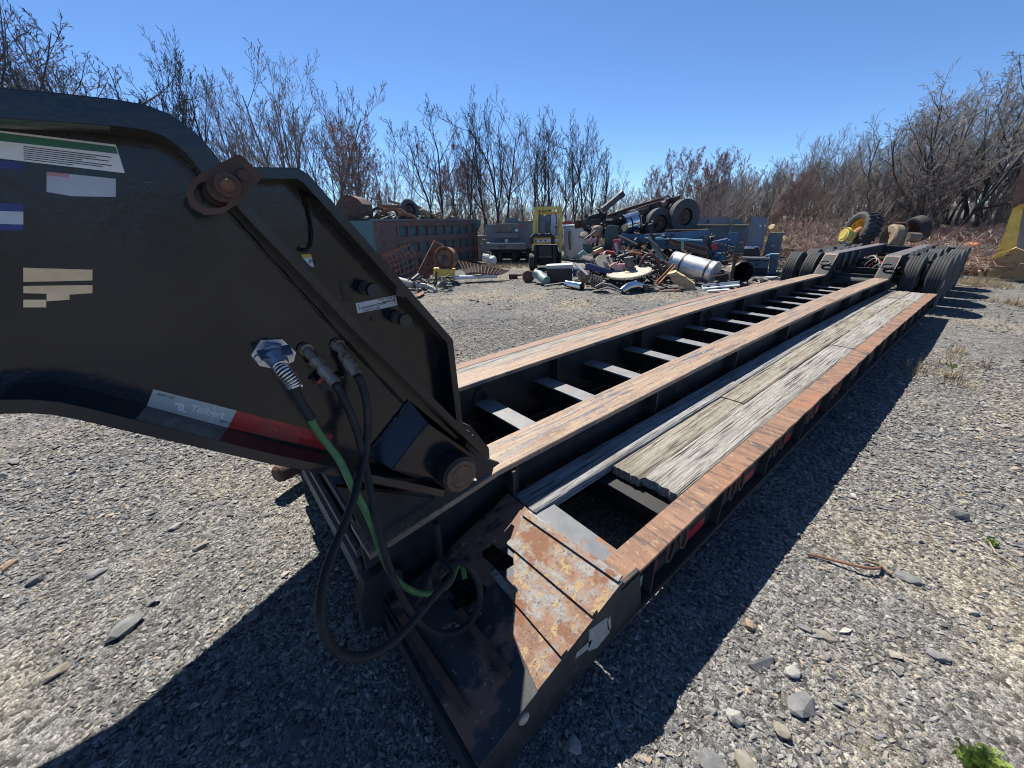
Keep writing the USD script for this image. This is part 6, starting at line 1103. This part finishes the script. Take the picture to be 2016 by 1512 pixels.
weed('weed', 'small green weed tuft beside the trailer rear shadow', 1876, 722, 60, .055, seed=6)

# ------------------------------------------------------------------ trees, brush and dry grass
def prisms(p0, p1, r0, r1, n=3):
    p0, p1, r0, r1 = (np.asarray(x, float) for x in (p0, p1, r0, r1))
    d = p1 - p0; d /= np.maximum(np.linalg.norm(d, axis=1, keepdims=True), 1e-9)
    a = np.cross(d, np.where(np.abs(d[:, 2:3]) < 0.9, [[0, 0, 1.0]], [[1.0, 0, 0]])); a /= np.maximum(np.linalg.norm(a, axis=1, keepdims=True), 1e-9); b = np.cross(d, a)
    th = np.arange(n) * 2 * np.pi / n
    rg = np.cos(th)[None, :, None] * a[:, None] + np.sin(th)[None, :, None] * b[:, None]
    v = np.concatenate([p0[:, None] + rg * r0[:, None, None], p1[:, None] + rg * r1[:, None, None]], 1)
    k = np.arange(len(p0))[:, None] * 2 * n; j = np.arange(n)
    f = np.stack([np.stack([k + j, k + (j + 1) % n, k + n + (j + 1) % n], -1), np.stack([k + j, k + n + (j + 1) % n, k + n + j], -1)], 2).reshape(-1, 3)
    return v.reshape(-1, 3), f
def grow(seed, height, stems=1, spread=0.5, levels=4, up=0.22, dens=1.0, trunk_r=0.09, clear=0.3, wob=0.10, rmin=0.0075):
    """Branching skeleton: lists of segments per level."""
    g = np.random.default_rng(seed); segs = [[] for _ in range(levels + 1)]
    def branch(p, d, ln, r, lev):
        n = (7, 5, 4, 3, 2)[lev]; st = ln / n; pts = [p]
        d = d / np.linalg.norm(d)
        for i in range(n):
            d = d + g.normal(size=3) * wob * (1 + 0.5 * lev) + np.array([0, 0, up * (0.5 if lev else 0.15)])
            d /= np.linalg.norm(d); q_ = pts[-1] + d * st * g.uniform(0.85, 1.15)
            ra, rb = r * (1 - 0.72 * i / n), r * (1 - 0.72 * (i + 1) / n)
            segs[lev].append((pts[-1], q_, max(ra, rmin), max(rb, rmin))); pts.append(q_)
        if lev == levels: return
        kids = max(1, int(round({0: 8, 1: 6, 2: 4, 3: 2.2}[lev] * dens * g.uniform(0.75, 1.25)))); ph = g.uniform(0, 2 * np.pi)
        for k in range(kids):
            lo = clear if lev == 0 else 0.22
            t = min(lo + (1 - lo) * (k + g.uniform(0.1, 0.9)) / kids, 0.99); i = min(int(t * n), n - 1); o = pts[i] + (pts[i + 1] - pts[i]) * (t * n - i)
            dd = pts[i + 1] - pts[i]; dd /= np.linalg.norm(dd); a_ = np.cross(dd, [0.31, 0.2, 0.93] if abs(dd[2]) < 0.9 else [1, 0.1, 0]); a_ /= np.linalg.norm(a_); b_ = np.cross(dd, a_)
            ph += 2.4 + g.normal() * 0.4; sd = a_ * math.cos(ph) + b_ * math.sin(ph)
            an = g.uniform(0.5, 0.95) * (spread / 0.5)
            nl = ln * (0.50, 0.46, 0.42, 0.45)[lev] * (1.15 - 0.6 * t) * g.uniform(0.7, 1.25)
            branch(o, dd * math.cos(an) + sd * math.sin(an), nl, max(r * (1 - 0.72 * t) * 0.60, rmin), lev + 1)
    for s in range(stems):
        an = g.uniform(0, 2 * np.pi) if stems == 1 else s * 2 * np.pi / stems + g.normal() * 0.4; ln = height * (0.9 if stems == 1 else g.uniform(0.62, 0.92)); lean = 0.06 if stems == 1 else g.uniform(0.10, 0.34)
        branch(np.array([0.12 * math.cos(an) * (stems > 1), 0.12 * math.sin(an) * (stems > 1), -0.15]), np.array([lean * math.cos(an), lean * math.sin(an), 1.0]), ln, trunk_r * g.uniform(0.8, 1.1), 0)
    return segs
def tree_meshes(segs, split=1):
    def mk(levels, n):
        s = [x for L_ in levels for x in segs[L_]]
        return prisms([x[0] for x in s], [x[1] for x in s], [x[2] for x in s], [x[3] for x in s], n)
    nl = len(segs)
    return mk(range(0, split + 1), 5), mk(range(split + 1, nl), 3)
def tips(segs, n_per, s, g):
    L_ = segs[-1]; P = np.array([x[1] for x in L_] + [x[0] for x in L_]); P = P[g.integers(0, len(P), int(len(P) * n_per))] + g.normal(size=(int(len(P) * n_per), 3)) * 0.03
    d1, d2 = g.normal(size=(len(P), 3)), g.normal(size=(len(P), 3)); d1 /= np.linalg.norm(d1, axis=1, keepdims=True); d2 /= np.linalg.norm(d2, axis=1, keepdims=True)
    v = np.stack([P, P + d1 * s, P + d2 * s], 1).reshape(-1, 3); return v, np.arange(len(v)).reshape(-1, 3)
PROTO = {}
def tree_class(key, segs, bark, twig, bud=None, bud_n=0.8, bud_s=0.05, seed=0):
    p = f'/World/class_{key}'; stage.CreateClassPrim(p); t, c = tree_meshes(segs)
    usdkit.mesh(stage, p + '/trunk', t, LOOK[bark], True); usdkit.mesh(stage, p + '/crown', c, LOOK[twig], False)
    if bud: usdkit.mesh(stage, p + '/buds', tips(segs, bud_n, bud_s, np.random.default_rng(seed)), LOOK[bud], False)
    zmax = float(np.percentile([x[1][2] for L_ in segs for x in L_], 99.3)); PROTO[key] = (stage.GetPrimAtPath(p), zmax)
tree_class('spreading_tree_one', grow(21, 9, 3, 0.52, 4, 0.22, 1.05, 0.12, 0.3), 'bark_dark', 'twig_dark')
tree_class('spreading_tree_two', grow(22, 9, 2, 0.50, 4, 0.24, 1.1, 0.12, 0.3), 'bark_dark', 'twig_dark')
tree_class('upright_tree_one', grow(23, 8, 2, 0.46, 4, 0.30, 1.0, 0.09, 0.35, 0.08), 'bark_dark', 'twig_dark')
tree_class('upright_tree_two', grow(24, 8, 3, 0.42, 4, 0.30, 0.95, 0.085, 0.35, 0.08), 'bark_dark', 'twig_dark')
tree_class('upright_tree_three', grow(34, 8, 1, 0.50, 4, 0.28, 1.15, 0.10, 0.38, 0.08), 'bark_dark', 'twig_dark')
tree_class('fine_tree_one', grow(25, 8, 2, 0.40, 4, 0.34, 1.15, 0.07, 0.25, 0.07, 0.006), 'bark_grey', 'twig_brown')
tree_class('fine_tree_two', grow(26, 8, 1, 0.44, 4, 0.32, 1.3, 0.08, 0.25, 0.07, 0.006), 'bark_grey', 'twig_brown')
tree_class('budding_tree_one', grow(27, 6, 3, 0.44, 4, 0.30, 1.1, 0.055, 0.15, 0.08, 0.006), 'bark_grey', 'twig_brown', 'bud_pink', 0.7, 0.05, 1)
tree_class('budding_tree_two', grow(28, 6, 4, 0.42, 4, 0.30, 1.1, 0.05, 0.12, 0.08, 0.006), 'bark_grey', 'twig_brown', 'bud_red', 0.9, 0.06, 2)
tree_class('slope_tree_one', grow(29, 8, 2, 0.58, 4, 0.18, 1.2, 0.10, 0.25, 0.13), 'bark_grey', 'twig_pale')
tree_class('slope_tree_two', grow(30, 8, 3, 0.60, 4, 0.16, 1.15, 0.10, 0.22, 0.14), 'bark_dark', 'twig_brown')
tree_class('slope_tree_three', grow(33, 8, 2, 0.55, 4, 0.18, 1.25, 0.11, 0.25, 0.12), 'bark_dark', 'twig_pale')
trng = np.random.default_rng(77)
ORD = ['first', 'second', 'third', 'fourth', 'fifth', 'sixth', 'seventh', 'eighth', 'ninth', 'tenth', 'eleventh', 'twelfth', 'thirteenth', 'fourteenth', 'fifteenth', 'sixteenth', 'seventeenth', 'eighteenth', 'nineteenth', 'twentieth', 'twenty-first', 'twenty-second', 'twenty-third', 'twenty-fourth']
def tree(key, name, x, top_y, d, label, group, wide=1.0):
    p = at(x, 165 + 0.65 * top_y, d); z = gz(p[0], p[1]); zt = at(x, top_y - 4, d)[2]
    s = (zt - z) / PROTO[key][1]
    copy_of(PROTO[key][0], name, (p[0], p[1], z), trng.uniform(0, 2 * np.pi), label, 'tree', group, (s * wide, s * wide, s))
ROWS = [
    ('bare_tree', 'large bare dark tree, {} from the left above the gooseneck', 'bare trees above the gooseneck', [('spreading_tree_one', 20, -70, 16, 1.15), ('spreading_tree_two', 85, -40, 18, 1.1), ('upright_tree_three', 150, -30, 17, 1.1), ('spreading_tree_one', 205, 60, 19, .9), ('spreading_tree_two', -40, -60, 19, 1.1), ('upright_tree_three', 285, 62, 20, .8), ('upright_tree_two', 345, 58, 20, .75), ('fine_tree_one', 398, 150, 24, .9), ('fine_tree_two', 450, 140, 25, 1.0), ('fine_tree_one', 530, 108, 24, 1.0), ('fine_tree_two', 575, 112, 25, .95), ('upright_tree_one', 630, 160, 25, .85), ('fine_tree_two', 100, 130, 26, 1.0), ('fine_tree_one', 490, 200, 28, 1.0), ('fine_tree_two', 420, 190, 26, 1.0), ('fine_tree_one', 600, 130, 24, 1.0), ('fine_tree_two', 655, 190, 26, .9)]),
    ('budding_tree', 'tree flushed with pink buds, {} from the left behind the container', 'pink budding trees', [('budding_tree_one', 690, 248, 24, 1.0), ('budding_tree_one', 735, 300, 26, 1.0), ('budding_tree_two', 905, 300, 27, 1.0), ('budding_tree_one', 960, 330, 28, 1.1)]),
    ('bare_tree', 'tall bare dark tree, {} from the left in the row behind the container and truck', 'bare trees in the middle row', [('fine_tree_two', 772, 250, 24, .8), ('upright_tree_one', 850, 188, 23, 1.05), ('upright_tree_three', 905, 215, 24, .9), ('fine_tree_one', 930, 235, 26, .8), ('upright_tree_two', 968, 185, 23, .9), ('upright_tree_three', 985, 172, 24, .9), ('fine_tree_two', 1015, 240, 26, .7), ('upright_tree_two', 1062, 215, 23, .9), ('upright_tree_three', 1100, 222, 24, 1.0), ('upright_tree_two', 1150, 225, 23, .8), ('spreading_tree_two', 1180, 270, 24, .9), ('fine_tree_one', 1210, 320, 27, .8), ('fine_tree_two', 805, 280, 27, 1.0), ('fine_tree_one', 880, 260, 27, 1.0), ('fine_tree_two', 1035, 260, 27, 1.0), ('upright_tree_one', 1125, 240, 25, .8), ('fine_tree_one', 1085, 270, 28, 1.0)]),
    ('budding_tree', 'round reddish twiggy tree, {} from the left behind the truck chassis', 'reddish trees behind the chassis', [('budding_tree_one', 1300, 330, 27, .9), ('budding_tree_one', 1350, 298, 26, 1.0), ('budding_tree_two', 1400, 312, 27, .9), ('budding_tree_one', 1430, 296, 26, .95)]),
    ('bare_tree', 'bare tree on the brushy slope, {} from the left behind the trailer rear', 'bare trees on the slope', [('fine_tree_one', 1505, 330, 28, .9), ('fine_tree_two', 1540, 318, 27, .9), ('slope_tree_one', 1585, 318, 27, .9), ('fine_tree_one', 1622, 300, 26, .9), ('slope_tree_two', 1648, 290, 25, .9), ('fine_tree_two', 1690, 262, 25, .85), ('slope_tree_one', 1720, 256, 24, .9), ('slope_tree_two', 1752, 232, 24, .9), ('fine_tree_one', 1790, 232, 23, .9), ('slope_tree_one', 1822, 208, 22, .9), ('slope_tree_two', 1862, 196, 22, .9), ('slope_tree_one', 1905, 160, 21, .9), ('slope_tree_two', 1935, 140, 20, .9), ('slope_tree_one', 1975, 96, 19, .95), ('slope_tree_two', 2020, 70, 18, .95), ('slope_tree_one', 2070, 60, 18, 1.0), ('slope_tree_three', 1670, 275, 23, 1.0), ('slope_tree_three', 1775, 225, 21, 1.0), ('slope_tree_three', 1840, 190, 20, 1.0), ('slope_tree_two', 1885, 175, 18, 1.0), ('slope_tree_three', 1955, 110, 17, 1.0), ('slope_tree_three', 2000, 75, 19, 1.1)]),
    ('budding_tree', 'small bright red budding tree, {} from the left at the foot of the slope', 'red budding trees', [('budding_tree_two', 1562, 345, 24, .9), ('budding_tree_two', 1530, 400, 22, .9)])]
for name, lab, group, row in ROWS:
    order = sorted(range(len(row)), key=lambda k: row[k][1])
    for k, i in enumerate(order):
        key, x, ty_, d, wd = row[i]; tree(key, name, x, ty_, d, lab.format(ORD[k]), group, wd)
# far woods and scrub that read as one mass
def instancer(name, protos_, pts, rz, sc, kind='stuff'):
    pi = UsdGeom.PointInstancer.Define(stage, '/World/' + name); put(pi.GetPrim(), kind=kind); tg = []
    for i, (m, look) in enumerate(protos_): tg.append(usdkit.mesh(stage, f'/World/{name}/clump_{i:03d}' if i else f'/World/{name}/clump', m, LOOK[look]).GetPath())
    pi.CreatePrototypesRel().SetTargets(tg); n_ = len(pts)
    pi.CreateProtoIndicesAttr(Vt.IntArray.FromNumpy(trng.integers(0, len(protos_), n_).astype(np.int32))); pi.CreatePositionsAttr(Vt.Vec3fArray.FromNumpy(np.asarray(pts, np.float32))); pi.CreateScalesAttr(Vt.Vec3fArray.FromNumpy(np.asarray(sc, np.float32)))
    pi.CreateOrientationsAttr(Vt.QuathArray([Gf.Quath(float(math.cos(a_ / 2)), 0.0, 0.0, float(math.sin(a_ / 2))) for a_ in rz]))
def all_segs(segs, n=3):
    s = [x for L_ in segs for x in L_]; return prisms([x[0] for x in s], [x[1] for x in s], [x[2] for x in s], [x[3] for x in s], n)
def strew(n_, az0, az1, d0, d1, h0, h1, bank=False):
    az = np.radians(trng.uniform(az0, az1, n_)); dd = trng.uniform(d0, d1, n_); x, y = dd * np.cos(az), dd * np.sin(az); s = trng.uniform(h0, h1, n_)
    return np.stack([x, y, ground_z(x, y)], 1), trng.uniform(0, 2 * np.pi, n_), np.stack([s * trng.uniform(.8, 1.2, n_), s * trng.uniform(.8, 1.2, n_), s], 1)
far = [(all_segs(grow(40 + k, 1.0, 4, .48, 3, .28, 1.1, .012, .1, .09, .0012)), lk) for k, lk in enumerate(('twig_brown', 'twig_pale', 'twig_brown', 'twig_dark'))]
instancer('far_woods', far, *(np.concatenate(q) for q in zip(strew(230, -16, 112, 30, 50, 2.8, 5.0), strew(90, 130, 320, 22, 40, 4.0, 7.5))))
instancer('slope_woods', far, *strew(80, -16, 27, 23, 38, 2.0, 4.2))
def bramble(seed):
    g = np.random.default_rng(seed); S = []
    for _ in range(34):
        an, ln = g.uniform(0, 2 * np.pi), g.uniform(.5, 1.2); o = np.array([*(g.normal(size=2) * .25), 0.0]); pts = [o + np.array([math.cos(an) * t * ln * .75, math.sin(an) * t * ln * .75, ln * (1.3 * t - 1.0 * t * t)]) + g.normal(size=3) * .03 for t in np.linspace(0, 1, 5)]
        for p, q_ in zip(pts[:-1], pts[1:]): S.append((p, q_, .009, .006))
        for _ in range(3):
            k = g.integers(1, 4); S.append((pts[k], pts[k] + g.normal(size=3) * .16, .005, .003))
    return prisms([x[0] for x in S], [x[1] for x in S], [x[2] for x in S], [x[3] for x in S], 3)
br_ = [(bramble(60 + k), lk) for k, lk in enumerate(('brush_red', 'brush_red', 'twig_pale', 'brush_red', 'twig_brown'))]
P1 = [strew(620, -16, 17, 17.5, 25, .7, 1.3), strew(260, 14, 34, 19.5, 27, .7, 1.3), strew(240, 34, 70, 26, 31, .6, 1.2), strew(200, 66, 105, 22, 28, .6, 1.2)]
instancer('brush', br_, *(np.concatenate([p[k] for p in P1]) for k in range(3)))
def tuft(seed):
    g = np.random.default_rng(seed); vs, fs = [], []
    for _ in range(26):
        an, el = g.uniform(0, 2 * np.pi), g.uniform(.5, 1.4); o = np.array([*(g.normal(size=2) * .06), 0]); dr = np.array([math.cos(an) * math.cos(el), math.sin(an) * math.cos(el), math.sin(el)]) * g.uniform(.1, .3); sd = np.cross(dr, [0, 0, 1]); sd = sd / np.linalg.norm(sd) * .006
        k = len(vs); vs += [o - sd, o + sd, o + dr]; fs.append([k, k + 1, k + 2])
    return np.array(vs), np.array(fs)
tf = [(tuft(80 + k), 'dry_grass') for k in range(3)]
def around(pxs, n_, sp):
    c = np.array([onz(*p) for p in pxs])[trng.integers(0, len(pxs), n_)]; x, y = c[:, 0] + trng.normal(size=n_) * sp, c[:, 1] + trng.normal(size=n_) * sp * .6; return np.stack([x, y, ground_z(x, y)], 1)
gp = np.concatenate([around([(960, 528), (1000, 526), (1030, 524), (1010, 518), (985, 520)], 260, .6), around([(1850, 730), (1880, 700), (1860, 745), (1960, 595), (1990, 600), (1940, 560), (1990, 565)], 40, .18), around([(1900, 556), (1925, 556), (1950, 560), (1560, 540)], 160, .35)])
instancer('dry_grass', tf, gp, trng.uniform(0, 6.28, len(gp)), np.repeat(trng.uniform(.35, .9, (len(gp), 1)), 3, 1))
